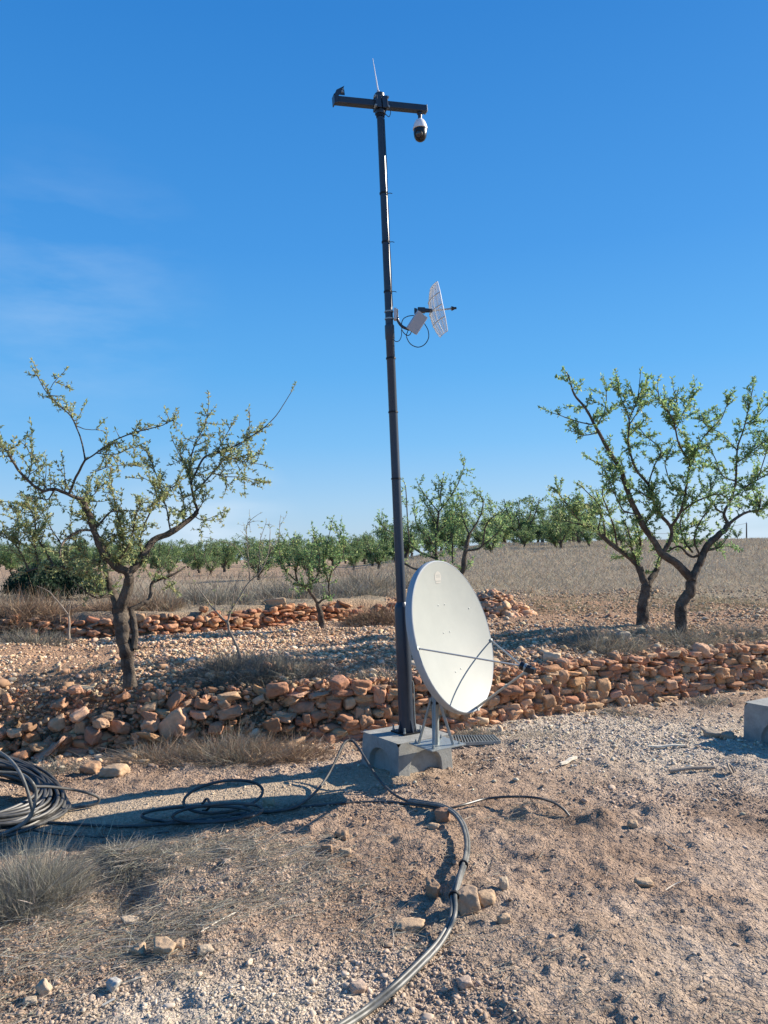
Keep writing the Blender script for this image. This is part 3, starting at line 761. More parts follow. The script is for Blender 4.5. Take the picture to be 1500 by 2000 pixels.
T1 = [
 (s25([(634, 1568), (622, 1460), (606, 1380), (590, 1280), (578, 1210)]), 11.5, 13.5, 0, 0),
 (s25([(592, 1230), (615, 1150), (630, 1085), (625, 1050), (560, 1008), (508, 950), (480, 890), (455, 825), (425, 740), (408, 690)]), 10, 4.6, .35, -.3),
 (s25([(408, 690), (350, 672), (270, 638), (205, 645), (135, 595), (80, 530), (40, 462), (0, 425), (-60, 380)]), 5, 1.6, 1.1, -.5),
 (s25([(578, 1230), (552, 1150), (530, 1085), (518, 1020), (500, 950)]), 8.5, 3, .4, .3),
 (s25([(625, 1050), (668, 1010), (705, 950), (752, 888), (820, 858), (890, 812), (945, 768), (966, 748)]), 7.5, 4.2, .25, .35),
 (s25([(966, 748), (948, 690), (934, 608), (958, 555), (1000, 482), (1060, 462), (1120, 440), (1200, 398), (1280, 345), (1350, 278), (1420, 168)]), 3.4, .8, .9, .3),
 (s25([(948, 660), (1010, 592), (1080, 510), (1150, 440), (1210, 380), (1220, 275)]), 2.6, .8, 1.0),
 (s25([(1010, 545), (1100, 575), (1190, 580), (1280, 605)]), 1.8, .7, 1.2),
 (s25([(934, 608), (928, 510), (960, 400), (1000, 330), (1020, 230)]), 2, .8, 1.2),
 (s25([(1060, 462), (1090, 400), (1130, 330)]), 1.6, .7, 1.1),
 (s25([(930, 560), (880, 480), (850, 415)]), 1.5, .6, 1.1),
 (s25([(1120, 500), (1200, 505), (1290, 520)]), 1.5, .6, 1.2),
 (s25([(335, 662), (372, 580), (416, 498)]), 3, 2.4, .5, -.1),
 (s25([(416, 498), (398, 400), (350, 290), (290, 230), (230, 170), (180, 80)]), 2, .8, .75, .2),
 (s25([(230, 170), (262, 120), (300, 80)]), 1.2, .6, .7),
 (s25([(370, 320), (420, 345), (495, 352)]), 1.1, .6, .7),
 (s25([(416, 498), (500, 440), (580, 390), (680, 355), (780, 330), (850, 298)]), 2.6, .9, 1.1),
 (s25([(470, 465), (560, 470), (630, 440)]), 1.4, .6, 1.1),
 (s25([(440, 560), (530, 530), (600, 520), (670, 525)]), 1.4, .6, 1.1),
 (s25([(130, 592), (155, 520), (135, 440), (110, 415)]), 1.2, .6, .6),
 (s25([(215, 645), (222, 590), (225, 535)]), 1.2, .6, .9),
 (s25([(310, 655), (318, 600), (315, 540)]), 1.2, .6, .8),
 (s25([(270, 640), (230, 690), (190, 680)]), 2, .8, .9),
 (s25([(440, 842), (390, 842), (330, 878), (300, 920), (294, 965)]), 3, 2, .5, -.4),
 (s25([(490, 830), (525, 765), (550, 748), (610, 745), (680, 740)]), 2.6, 1.2, .8),
 (s25([(515, 1020), (430, 1042), (340, 1028), (260, 1014), (190, 1022), (130, 1040)]), 6, 2.5, .9, -.5),
 (s25([(260, 1014), (210, 920), (150, 850), (90, 800)]), 2.5, .9, 1.3),
 (s25([(190, 1010), (170, 900), (175, 810), (160, 760)]), 2, .8, 1.5),
 (s25([(140, 1030), (90, 930), (40, 880), (0, 840)]), 2, .8, 1.3),
 (s25([(340, 1028), (310, 930), (250, 830), (200, 740), (150, 690)]), 2, .8, 1.2),
 (s25([(200, 740), (120, 715), (40, 700), (-20, 705)]), 1.4, .7, 1.2),
 (s25([(560, 1170), (525, 1160), (470, 1168), (420, 1140), (370, 1100)]), 4, 1.3, .9, -.3),
 (s25([(380, 1030), (440, 1060), (470, 1120)]), 2, .9, 1.5),
 (s25([(655, 1420), (656, 1330), (645, 1240), (640, 1215)]), 6.5, 6, 0, .1),
 (s25([(642, 1225), (700, 1196), (730, 1170), (742, 1100), (776, 1080), (850, 1052), (905, 1018)]), 5.5, 2, .5, .3),
 (s25([(850, 1052), (800, 1090), (830, 1120)]), 1.4, .7, 1.3),
 (s25([(625, 1000), (605, 900), (580, 800), (560, 690), (540, 590)]), 3, .9, 1.5),
 (s25([(690, 975), (690, 860), (740, 740), (800, 650), (860, 620)]), 2.6, .9, 1.4),
 (s25([(830, 855), (810, 720), (760, 560), (715, 450)]), 2, .8, .9),
 (s25([(800, 640), (750, 610), (700, 585)]), 1.4, .7, 1.2),
 (s25([(600, 890), (560, 860), (500, 880), (440, 800)]), 2, .8, 1.3),
 (s25([(740, 900), (720, 980), (690, 1010)]), 1.5, .8, 1.4),
 (s25([(505, 950), (470, 1010), (400, 950), (360, 880)]), 2.2, .9, 1.2),
 (s25([(560, 1008), (600, 960), (640, 880), (660, 780), (690, 700)]), 2.4, .9, 1.4),
 (s25([(890, 812), (900, 720), (880, 640)]), 1.8, .8, 1.3),
 (s25([(966, 748), (990, 700), (1000, 650)]), 1.4, .7, .9),
 (s25([(940, 770), (990, 790), (1040, 775)]), 1.4, .7, .9),
 (s25([(455, 825), (420, 760), (440, 690), (480, 640)]), 1.8, .8, 1.2),
]
make_tree('almond_tree', 'gnarled almond tree with sparse yellow green leaves, nearest tree, left of the mast', 6.18, T1, OLIVE, 51, dense_k=1.7,
          leafL=.031, twig_d=22, twig_len=(.05, .25), leaf_sp=.022, per=4, spread=.45, subtw=1.2)
def s33(l): return [(1050+x/3.3333, 700+y/3.3333) for x, y in l]
T2a = [
 (s33([(676, 1742), (682, 1650), (702, 1545), (712, 1480)]), 10, 9.5, 0, 0),
 (s33([(706, 1490), (682, 1420), (650, 1342), (590, 1282), (520, 1240), (440, 1172), (390, 1122)]), 7, 4, .3, .2),
 (s33([(390, 1122), (330, 1090), (262, 1040), (200, 962), (150, 900), (130, 850)]), 3, 1, 1.3),
 (s33([(330, 1090), (250, 1075), (180, 1060), (120, 1050)]), 2, .9, 1.3),
 (s33([(440, 1172), (430, 1060), (400, 950), (330, 880), (280, 830)]), 2.4, .9, 1.2),
 (s33([(520, 1240), (500, 1110), (470, 1020), (420, 880), (460, 780)]), 2.6, .9, 1.2),
 (s33([(655, 1345), (612, 1240), (600, 1150), (560, 1050)]), 3.5, 1.2, 1.1),
 (s33([(650, 1340), (670, 1210), (652, 1100), (640, 1000)]), 3.5, 1.2, 1.1),
 (s33([(712, 1480), (750, 1420), (778, 1365), (802, 1290), (860, 1180), (900, 1060)]), 6.5, 2.5, .5, .6),
 (s33([(860, 1180), (950, 1120), (1050, 1080)]), 2, .9, 1.1),
 (s33([(390, 1122), (410, 1010), (350, 960), (240, 930)]), 2, .8, 1.2),
]
make_tree('almond_tree', 'leafy almond tree with low forked trunk, left one of the right hand pair', 9.0, T2a, np.concatenate([GREEN, OLIVE[:3]]), 61,
          leafL=.041, twig_d=18, twig_len=(.09, .32), leaf_sp=.021, per=4, spread=.3, up=.8, subtw=1.4)
T2b = [
 (s33([(936, 1748), (928, 1645), (952, 1580), (992, 1520), (1003, 1445)]), 10, 9.5, 0, 0),
 (s33([(1000, 1450), (968, 1400), (900, 1330), (812, 1272), (750, 1182), (690, 1092), (650, 1012), (610, 930), (570, 820), (540, 720), (480, 630), (420, 520), (370, 430), (310, 320), (240, 235), (198, 105)]), 8, 1.2, .65, -.2),
 (s33([(370, 430), (290, 420), (200, 390), (110, 358)]), 1.8, .7, 1.2),
 (s33([(370, 500), (290, 500), (220, 455)]), 1.6, .7, 1.1),
 (s33([(540, 725), (440, 705), (330, 652)]), 1.8, .8, 1.2),
 (s33([(400, 440), (440, 330), (450, 180)]), 1.6, .7, 1.2),
 (s33([(1003, 1450), (1030, 1380), (1060, 1320), (1092, 1240), (1135, 1188), (1215, 1115), (1242, 1080)]), 8, 4.5, .2, .2),
 (s33([(1242, 1080), (1212, 1010), (1258, 920), (1290, 800), (1300, 600), (1350, 430), (1400, 200)]), 4, 1, .9),
 (s33([(1230, 1095), (1290, 1040), (1370, 1000), (1450, 985), (1520, 900)]), 4, 1.5, .9),
 (s33([(1370, 1000), (1445, 975), (1440, 880), (1400, 850)]), 2, .9, 1.0),
 (s33([(810, 1270), (862, 1190), (868, 1100), (792, 1012), (758, 930), (720, 820), (640, 720), (592, 560), (595, 400), (540, 250), (518, 160)]), 5, 1, .85),
 (s33([(595, 400), (650, 260), (668, 110)]), 1.6, .7, 1.2),
 (s33([(620, 420), (680, 300), (715, 165)]), 1.5, .7, 1.2),
 (s33([(866, 1100), (930, 1002), (960, 880), (986, 720), (990, 680), (920, 555), (882, 400), (800, 280), (780, 185)]), 3.6, 1, .9),
 (s33([(900, 450), (960, 330), (1030, 230)]), 1.6, .7, 1.2),
 (s33([(890, 420), (910, 300), (885, 195)]), 1.6, .7, 1.2),
 (s33([(990, 680), (1030, 600), (1090, 500), (1190, 400), (1240, 280)]), 2, .8, 1.1),
 (s33([(1000, 650), (980, 560), (960, 500)]), 1.6, .8, 1.2),
 (s33([(930, 1002), (1050, 922), (1180, 885), (1260, 930)]), 2.6, 1.2, 1.1),
 (s33([(1262, 920), (1350, 840), (1430, 790), (1530, 740)]), 2.8, 1.2, 1.2),
 (s33([(1300, 590), (1240, 535), (1180, 480), (1100, 440), (1050, 375)]), 2, .8, 1.0),
 (s33([(1300, 700), (1380, 620), (1450, 560), (1550, 500)]), 2.2, .9, 1.3),
 (s33([(1430, 790), (1480, 640), (1520, 480), (1530, 380)]), 2.2, .9, 1.2),
 (s33([(1290, 800), (1200, 760), (1150, 640), (1100, 590)]), 2, .8, 1.2),
 (s33([(960, 880), (880, 830), (830, 700), (850, 620)]), 2, .8, 1.1),
 (s33([(760, 930), (680, 880), (620, 850)]), 1.8, .8, 1.1),
 (s33([(720, 820), (760, 700), (800, 600), (700, 500), (640, 430)]), 1.8, .8, 1.2),
 (s33([(650, 1012), (560, 990), (500, 880), (450, 760)]), 2, .8, 1.1),
 (s33([(1010, 1265), (950, 1180), (930, 1060), (1000, 960)]), 2.6, 1.0, .9),
 (s33([(1095, 1270), (1000, 1290), (920, 1225), (850, 1255)]), 3.6, 2, .5),
 (s33([(1060, 1300), (1020, 1180), (1060, 1060), (1120, 980)]), 2.5, 1.0, 1.2),
 (s33([(1105, 1270), (1180, 1230), (1250, 1150)]), 2, .9, .8),
 (s33([(690, 1092), (740, 1010), (700, 930)]), 2, .9, 1.1),
 (s33([(1350, 430), (1430, 380), (1500, 300)]), 1.6, .7, 1.2),
 (s33([(1212, 1010), (1150, 960), (1120, 860), (1160, 780)]), 2, .8, 1.2),
 (s33([(1450, 985), (1420, 900), (1380, 820)]), 1.8, .8, 1.2),
]
make_tree('almond_tree', 'tall spreading green almond tree with a bent dark trunk, right one of the pair', 8.8, T2b, GREEN, 62,
          leafL=.041, twig_d=18, twig_len=(.09, .32), leaf_sp=.021, per=4, spread=.35, up=.8, subtw=1.4)
def s6(l): return [(500+x/2.5, 860+y/2.5) for x, y in l]
T3 = [
 (s6([(960, 770), (985, 690), (1010, 632), (1022, 540), (1040, 462)]), 6, 3.5, .1, 0),
 (s6([(960, 720), (900, 640), (878, 560), (880, 450), (892, 350)]), 5, 2.5, .7),
 (s6([(892, 350), (960, 260), (1000, 180), (1022, 105)]), 2, .7, 1.1),
 (s6([(892, 350), (850, 300), (790, 215)]), 1.8, .7, 1.1),
 (s6([(885, 400), (850, 350), (820, 300)]), 1.6, .7, 1.1),
 (s6([(900, 330), (900, 260), (915, 180)]), 1.6, .7, 1.1),
 (s6([(1040, 462), (1090, 380), (1110, 300), (1080, 260)]), 2.4, .8, 1.1),
 (s6([(1040, 462), (1010, 380), (1000, 300)]), 2, .8, 1.1),
 (s6([(1022, 540), (1100, 520), (1118, 430), (1150, 380), (1205, 345)]), 2.8, 1, .8),
 (s6([(878, 580), (800, 545), (752, 500), (740, 380), (730, 220)]), 3.4, 1, 1.0),
 (s6([(930, 690), (850, 640), (780, 628), (725, 600), (690, 570)]), 4, 2, .5),
 (s6([(900, 560), (850, 480), (790, 430), (770, 330)]), 2.2, .8, 1.2),
 (s6([(960, 600), (960, 480), (970, 400)]), 2.2, .8, 1.3),
 (s6([(880, 450), (940, 400), (980, 330)]), 1.8, .8, 1.2),
 (s6([(700, 570), (690, 480), (630, 430), (605, 400)]), 1.8, .8, 1.0),
 (s6([(1100, 520), (1170, 460), (1215, 400)]), 1.6, .8, 1.0),
]
make_tree('almond_tree', 'mid distance almond tree with open crown, standing behind the satellite dish', 14.0, T3, GREEN, 63,
          leafL=.055, twig_d=15, twig_len=(.14, .42), leaf_sp=.035, per=3, spread=.35, up=.8, subtw=1.2)
T4 = [
 (s6([(322, 912), (316, 855), (302, 798)]), 6, 4.5, 0, 0),
 (s6([(302, 798), (270, 750), (240, 716), (202, 690), (190, 620)]), 4, 1.5, .7),
 (s6([(302, 798), (330, 775), (357, 762), (355, 700), (372, 630)]), 3, 1.4, .5),
 (s6([(202, 690), (150, 640), (120, 570), (110, 500)]), 2, .8, 1.3),
 (s6([(200, 650), (210, 560), (160, 470)]), 2, .8, 1.3),
 (s6([(270, 750), (260, 650), (270, 560), (280, 460)]), 2, .8, 1.4),
 (s6([(355, 700), (330, 600), (350, 500), (370, 400)]), 2, .8, 1.3),
 (s6([(370, 640), (420, 580), (430, 500)]), 1.8, .8, 1.3),
 (s6([(240, 716), (300, 660), (310, 560), (290, 480)]), 1.8, .8, 1.4),
 (s6([(340, 560), (400, 520), (410, 440)]), 1.6, .8, 1.2),
]
make_tree('young_almond_tree', 'small bushy green almond tree on the terrace between left tree and mast', 9.3, T4, GREEN, 64,
          leafL=.038, twig_d=22, twig_len=(.1, .32), leaf_sp=.028, per=4, spread=.4, up=.6, subtw=1.3)
T5 = [
 (s25([(1175, 1455), (1150, 1390), (1120, 1330), (1110, 1290)]), 3.6, 3, 0, 0),
 (s25([(1110, 1290), (1130, 1230), (1170, 1165), (1220, 1090), (1270, 1040), (1308, 960), (1320, 850)]), 2.6, .8, .45),
 (s25([(1110, 1290), (1050, 1230), (980, 1140), (930, 1060)]), 2.2, .7, .35),
 (s25([(1060, 1225), (1058, 1120)]), 1.2, .6, .2),
 (s25([(1125, 1235), (1150, 1110), (1170, 1060)]), 1.4, .6, .3),
 (s25([(1220, 1090), (1210, 960), (1205, 820), (1235, 780)]), 1.3, .5, .8),
 (s25([(1270, 1040), (1270, 900), (1300, 800)]), 1.2, .5, .9),
 (s25([(1308, 960), (1360, 880), (1365, 800)]), 1.2, .5, .8),
 (s25([(1210, 1000), (1150, 920), (1040, 880)]), 1, .5, .5),
]
make_tree('sapling', 'pale nearly bare sapling leaning in a V, on the terrace right of the left tree', 7.0, T5, OLIVE, 65,
          leafL=.026, twig_d=14, twig_len=(.06, .22), leaf_sp=.04, per=2, spread=.3, bark=M_paletwig, twr=.0025)
T6 = [
 (s25([(337, 1345), (338, 1290), (335, 1255)]), 2.6, 2, 0, 0),
 (s25([(335, 1255), (300, 1208), (240, 1140), (180, 1110)]), 1.6, .6, .15),
 (s25([(338, 1250), (350, 1180), (385, 1120)]), 1.4, .6, .15),
 (s25([(345, 1220), (420, 1190), (500, 1150)]), 1, .5, .1),
]
make_tree('sapling', 'tiny leafless sapling in front of the far low wall, left side', 8.1, T6, OLIVE, 66,
          leafL=.02, twig_d=4, twig_len=(.06, .2), leaf_sp=.2, per=1, spread=.3, bark=M_paletwig, twr=.002)

# far orchard ---------------------------------------------------------------
def far_proto(seed, nleaf=2600, h=2.9, wid=1.6, cols=GREEN):
    """almond seen far away: short trunk, vase of limbs, open leaf clumps (local coords)"""
    rgx = np.random.default_rng(seed); tr = []; pos = []
    th = rgx.uniform(.32, .5)
    tr.append(tube_q(cr([(0, 0, -.15), (rgx.normal()*.05, 0, th*.5), (rgx.normal()*.08, rgx.normal()*.08, th)], 3), [.12, .11, .105, .1, .1, .095, .09], 7))
    for k in range(6):
        a = k*2*pi/6+rgx.normal()*.35; rr_ = rgx.uniform(.6, 1)*wid*.62; hh = h*rgx.uniform(.62, .92)
        pts = cr([(0, 0, th*.9), (cos(a)*rr_*.4, sin(a)*rr_*.4, th+(hh-th)*.3), (cos(a)*rr_*.8, sin(a)*rr_*.8, th+(hh-th)*.65), (cos(a)*rr_, sin(a)*rr_, hh)], 4)
        pts = pts+rgx.normal(size=pts.shape)*.02
        tr.append(tube_q(pts, np.linspace(.055, .015, len(pts)), 5))
        for q in range(13):
            t = rgx.uniform(.12, 1); c0 = pts[int(t*(len(pts)-1))]; d = unit(rgx.normal(size=3)*np.array([1, 1, .6])+np.array([cos(a)*.4, sin(a)*.4, .55])); L = rgx.uniform(.25, .75)
            tw_ = np.array([c0+d*L*s+np.array([0, 0, .1*s*s]) for s in np.linspace(0, 1, 4)]); tr.append(tube_q(tw_, np.linspace(.012, .004, 4), 3))
            m_ = nleaf//78; s = rgx.random(m_)**.7; pos.append(c0+d[None]*L*s[:, None]+rgx.normal(scale=.075, size=(m_, 3)))
    pos = np.concatenate(pos); n = len(pos); d = rgx.normal(size=(n, 3)); d /= np.linalg.norm(d, axis=1)[:, None]
    V, F, C = leaves_at(pos, d, rgx.uniform(.06, .13, n), pick(cols, n, rgx, .15), rgx, .55)
    o_ = 0; VV = []; FF = []
    for a_, b_ in tr: VV.append(a_); FF.append(b_+o_); o_ += len(a_)
    return (np.concatenate(VV), np.concatenate(FF)), (V, F, C)
FARG = GREEN*.68
protos = []
for s in range(4):
    (tv, tf), (lv, lf, lc) = far_proto(900+s, 4000 if s < 3 else 1700, 2.8, 1.7, FARG)
    t_ = mesh_np('trunk', tv, tf, M_bark, None, True); l_ = mesh_np('crown', lv, lf, M_leaf, None, False, lc)
    protos.append([t_.data, l_.data]); bpy.data.objects.remove(t_); bpy.data.objects.remove(l_)
rg = np.random.default_rng(99)
def far_tree(x, y, s, k, label, group, rz=None, zs=1.0):
    E = empty('orchard_tree', (x, y, float(Hbase(x, y)))); tag(E, label, 'tree', group)
    E.scale = (s*1.22, s*1.22, s*zs); E.rotation_euler = (0, 0, rg.uniform(0, 6.28) if rz is None else rz)
    for nm, d in zip(('trunk', 'crown'), protos[k]):
        o = bpy.data.objects.new(nm, d); COL.objects.link(o); o.parent = E
    return E
def far_px(px, py_top, py_base, k, label, group, Y):
    p = P(px, py_base, Y); z = float(Hbase(p[0], p[1])); hgt = (py_base-py_top)/FPX*Y
    return far_tree(p[0], Y, hgt/2.9, k, label, group)
# orchard rows on the left and centre
cnt = 0
for row, Yr in enumerate([33, 39, 45, 51, 57, 63, 70, 78, 88]):
    step = 4.2 if row < 1 else 2.6
    x = -.56*Yr+rg.uniform(0, 3)
    while x < .02*Yr+2:
        if not (row == 0 and (x/Yr < -.40 or rg.random() < .5)):
            far_tree(x+rg.normal(scale=.3), Yr+rg.normal(scale=.5), rg.uniform(.62, .90)*(.74 if row < 2 else .84 if row < 4 else 1.0), int(rg.integers(0, 3)),
                     'far green almond tree in the orchard rows beyond the fields', 'almond trees in the far orchard rows')
            cnt += 1
        x += step*rg.uniform(.85, 1.2)
for row, Yr in enumerate([38, 44, 50, 58, 66, 76]):
    x = .02*Yr
    while x < .29*Yr:
        far_tree(x+rg.normal(scale=.3), Yr+rg.normal(scale=.5), rg.uniform(.66, .95), int(rg.integers(0, 3)),
                 'far green almond tree in the rows right of the satellite dish', 'almond trees in the rows beyond the dry grass'); cnt += 1
        x += 3.0*rg.uniform(.8, 1.2)
print('far trees', cnt)
# recognisable mid-distance trees
MT = [(1095, 1012, 1084, 1, 'mid distance green almond tree just left of the right hand pair', 30),
      (1150, 1018, 1078, 0, 'mid distance almond tree half hidden by the right hand pair', 33),
      (1215, 1022, 1080, 2, 'mid distance almond tree seen between the trunks of the right hand pair', 34),
      (1085, 1022, 1086, 0, 'mid distance almond tree between the utility pole and the right hand pair', 31),
      (1025, 1038, 1088, 2, 'small almond tree standing under the thin utility pole', 34),
      (960, 1028, 1094, 0, 'mid distance almond tree whose crown touches the tree behind the dish', 26),
      (740, 1022, 1098, 2, 'green almond tree showing just left of the mast shaft', 26),
      (690, 1040, 1098, 1, 'low round almond tree left of the mast behind the grass bank', 28),
      (600, 1034, 1110, 3, 'thin open almond tree behind the small bushy one', 22),
      (505, 1018, 1112, 3, 'wispy pale almond tree above the bare sapling', 18),
      (412, 1050, 1106, 3, 'small thin almond tree at the near edge of the orchard, right of the left tree', 26),
      (330, 1052, 1108, 3, 'small thin orchard tree seen through the right side of the left tree', 26),
      (60, 1048, 1110, 1, 'near orchard tree at the far left under the left tree crown', 26)]
for a in MT: far_px(a[0], a[1], a[2], a[3], a[4], None, a[5])
E = far_px(1440, 1040, 1062, 1, 'low dark bush on the hill crest at the right beneath the distant pole', None, 46); E.name = 'hill_bush'; E['category'] = 'bush'

# dark green bush
rgx = np.random.default_rng(5); c = P(105, 1152, 11.5); c[2] = float(Hbase(c[0], c[1]))
n = 26000; u = rgx.normal(size=(n, 3)); u /= np.linalg.norm(u, axis=1)[:, None]; u[:, 2] = np.abs(u[:, 2]); 
lobes = np.array([(-.35, 0, .1, .42), (.1, .1, .16, .5), (.45, 0, .08, .4), (0, -.2, .05, .4), (-.1, .2, .2, .42)])
li = rgx.integers(0, 5, n); rr = rgx.random(n)**.35*(1+.25*fbm(u[:, 0]*3+li, u[:, 1]*3+u[:, 2]*3, 1.5, 3, 3))
pos = lobes[li, :3]+u*(lobes[li, 3]*rr)[:, None]*np.array([1, .8, .9])
d = unit([0, 0, 1])+rgx.normal(scale=.8, size=(n, 3)); d /= np.linalg.norm(d, axis=1)[:, None]
V, F, C = leaves_at(pos, d, rgx.uniform(.03, .06, n), pick(np.array([(.045, .085, .045), (.03, .06, .035), (.07, .11, .06)]), n, rgx, .15), rgx, .4)
E = empty('evergreen_bush', c); tag(E, 'dense dark green evergreen bush behind the left tree on the upper field', 'bush')
mesh_np('foliage', V, F, M_leaf, E, False, C)
mb = MB()
for k in range(7):
    a = rgx.uniform(0, 6.28); mb.add(*tube(cr([(0, 0, -.1), (cos(a)*.15, sin(a)*.15, .2), (cos(a)*.4, sin(a)*.3, .45)], 3), np.linspace(.03, .01, 7), 6))
mb.build('stem', M_bark, E, True)

# =================================================================== DRY GRASS
def grass_field(name, label, n, y0, y1, dens, Lf, wf, cols, seed, p=1.5, spreadd=.35, seg=2, bend=.3):
    rgx = np.random.default_rng(seed); y = rgx.uniform(y0**(1/p), y1**(1/p), n)**p; x = rgx.uniform(-1, 1, n)*(.56*y+.6)
    k = rgx.random(n) < dens(x, y); x = x[k]; y = y[k]; n = len(x)
    b = np.stack([x, y, H(x, y)-.01], 1)
    cl = fbm(x, y, 1.2, 3, seed)+.8*fbm(x*.4, y, .35, 3, seed+9)*sst(10, 14, y)
    d = np.stack([rgx.normal(scale=spreadd, size=n), rgx.normal(scale=spreadd, size=n), np.ones(n)], 1); d /= np.linalg.norm(d, axis=1)[:, None]
    L = Lf(n, x, y, rgx)*(1+.6*np.clip(cl, -.8, 1)); W = wf(n, x, y)
    V, F, C = blades(b, d, L, W, rgx.uniform(.2, 1, n)*bend*3, pick(cols, n, rgx, .12)*(1+.22*np.clip(cl, -1.5, 1.5)[:, None]), seg, rgx)
    o = mesh_np(name, V, F, M_grass, None, False, C); tag(o, label, None, None, 'stuff'); return o
def rightband(x, y):
    lx = x/y; return sst(-.02, .05, lx)*np.clip(sst(12.3, 13.3, y+1.0*fbm(x, y, .35, 2, 401))+.65*sst(10.2, 10.8, y-.3*x*0)*(1-sst(12.2, 12.8, y))*sst(.22, .28, lx)*0, 0, 1)
grass_field('hillside_grass', 'tall grey brown dry grass covering the hillside on the right', 210000, 12.5, 48, rightband,
            lambda n, x, y, r: r.uniform(.05, .17, n), lambda n, x, y: .003+.0005*y, np.concatenate([STRAW*1.35, GREYW[:1]*1.2, RUSSET[:1]*1.2]), 402, 1.9, spreadd=.6, seg=1)
def near_right_band(x, y):
    lx = x/y; yb_ = 10.3+.35*fbm(x, y, .5, 2, 411); return sst(.13, .22, lx)*sst(0, .4, y-yb_)*(1-sst(1.5, 2.2, y-yb_))*.9
grass_field('dry_grass_strip', 'thin greenish grey strip of dry grass behind the right hand tree trunks', 60000, 9.8, 14, near_right_band,
            lambda n, x, y, r: r.uniform(.04, .13, n), lambda n, x, y: .006+0*y, STRAW*np.array([.95, 1.0, .85]), 412, 1, seg=1)
def leftband(x, y):
    lx = x/y; d2 = y-w2y(x); return (1-sst(.02, .08, lx))*sst(.25, .6, d2+.25*fbm(x, y, .8, 2, 421))*(1-.75*sst(3.0, 6, d2))*(1-sst(12, 24, d2))*(.35+.65*sst(-.2, .2, fbm(x, y, .9, 2, 431)))
grass_field('upper_field_grass', 'grey and russet dry grass on the upper field above the far low wall', 90000, 8.3, 30, leftband,
            lambda n, x, y, r: r.uniform(.10, .34, n), lambda n, x, y: .004+.0004*y, np.concatenate([STRAW*.85, GREYW, RUSSET]), 422, 1.8, seg=1)
# straw on the bank above the near wall and at its foot
def bankgrass(x, y):
    d1 = y-w1y(x); return (sst(.15, .4, d1)*(1-sst(.8, 1.15, d1))*.9+sst(-.4, -.12, d1)*(1-sst(-.02, .1, d1))*.6*sst(.2, -.5, x))*sst(-.1, .25, fbm(x, y, 1.0, 2, 441)+.2)
grass_field('bank_weeds', 'tangled grey dry weeds along the top and foot of the near wall', 26000, 4.5, 9.8, bankgrass,
            lambda n, x, y, r: r.uniform(.06, .22, n), lambda n, x, y: .0028+.0004*y, np.concatenate([GREYW, STRAW[:3], RUSSET[:2]]), 442, 1, .9, 3, .4)
# straw litter lying flat in foreground
rgx = np.random.default_rng(55); n = 110000
y = rgx.uniform(2.2, 5.0, n); x = rgx.uniform(-1, .9, n)*(.56*y+.3)
def spotp(px, py, rx, ry):
    p = flat(px, py, 0); return np.exp(-(((x-p[0])/rx)**2+((y-p[1])/ry)**2))
dens = spotp(330, 1680, .6, .30)+spotp(150, 1830, .5, .35)+.9*spotp(60, 1900, .4, .3)+.5*spotp(250, 1760, .5, .3)+.4*spotp(450, 1800, .6, .4)+.35*spotp(600, 1680, .6, .3)+.3*spotp(1020, 1600, .3, .12)+.06*(x < 1.2)
dens *= .3+.7*sst(-.2, .2, fbm(x, y, 2.2, 2, 61)); dens *= (1-pathmask(x, y))
k = rgx.random(n) < dens; x = x[k]; y = y[k]; n = len(x); a = rgx.normal(.35, .75, n)+np.where(rgx.random(n) < .5, pi, 0)
b = np.stack([x, y, H(x, y)+rgx.uniform(0, .018, n)], 1); d = np.stack([np.cos(a), np.sin(a), rgx.uniform(.0, .30, n)], 1); d /= np.linalg.norm(d, axis=1)[:, None]
V, F, C = blades(b, d, rgx.uniform(.03, .15, n), rgx.uniform(.0014, .0034, n), rgx.uniform(.2, 1.2, n)*.4, pick(np.concatenate([STRAW[:2]*1.1, GREYW*1.25]), n, rgx, .2), 3, rgx, .6)
o = mesh_np('straw_litter', V, F, M_grass, None, False, C); tag(o, 'flattened straw and dry stalks lying over the foreground soil', None, None, 'stuff')

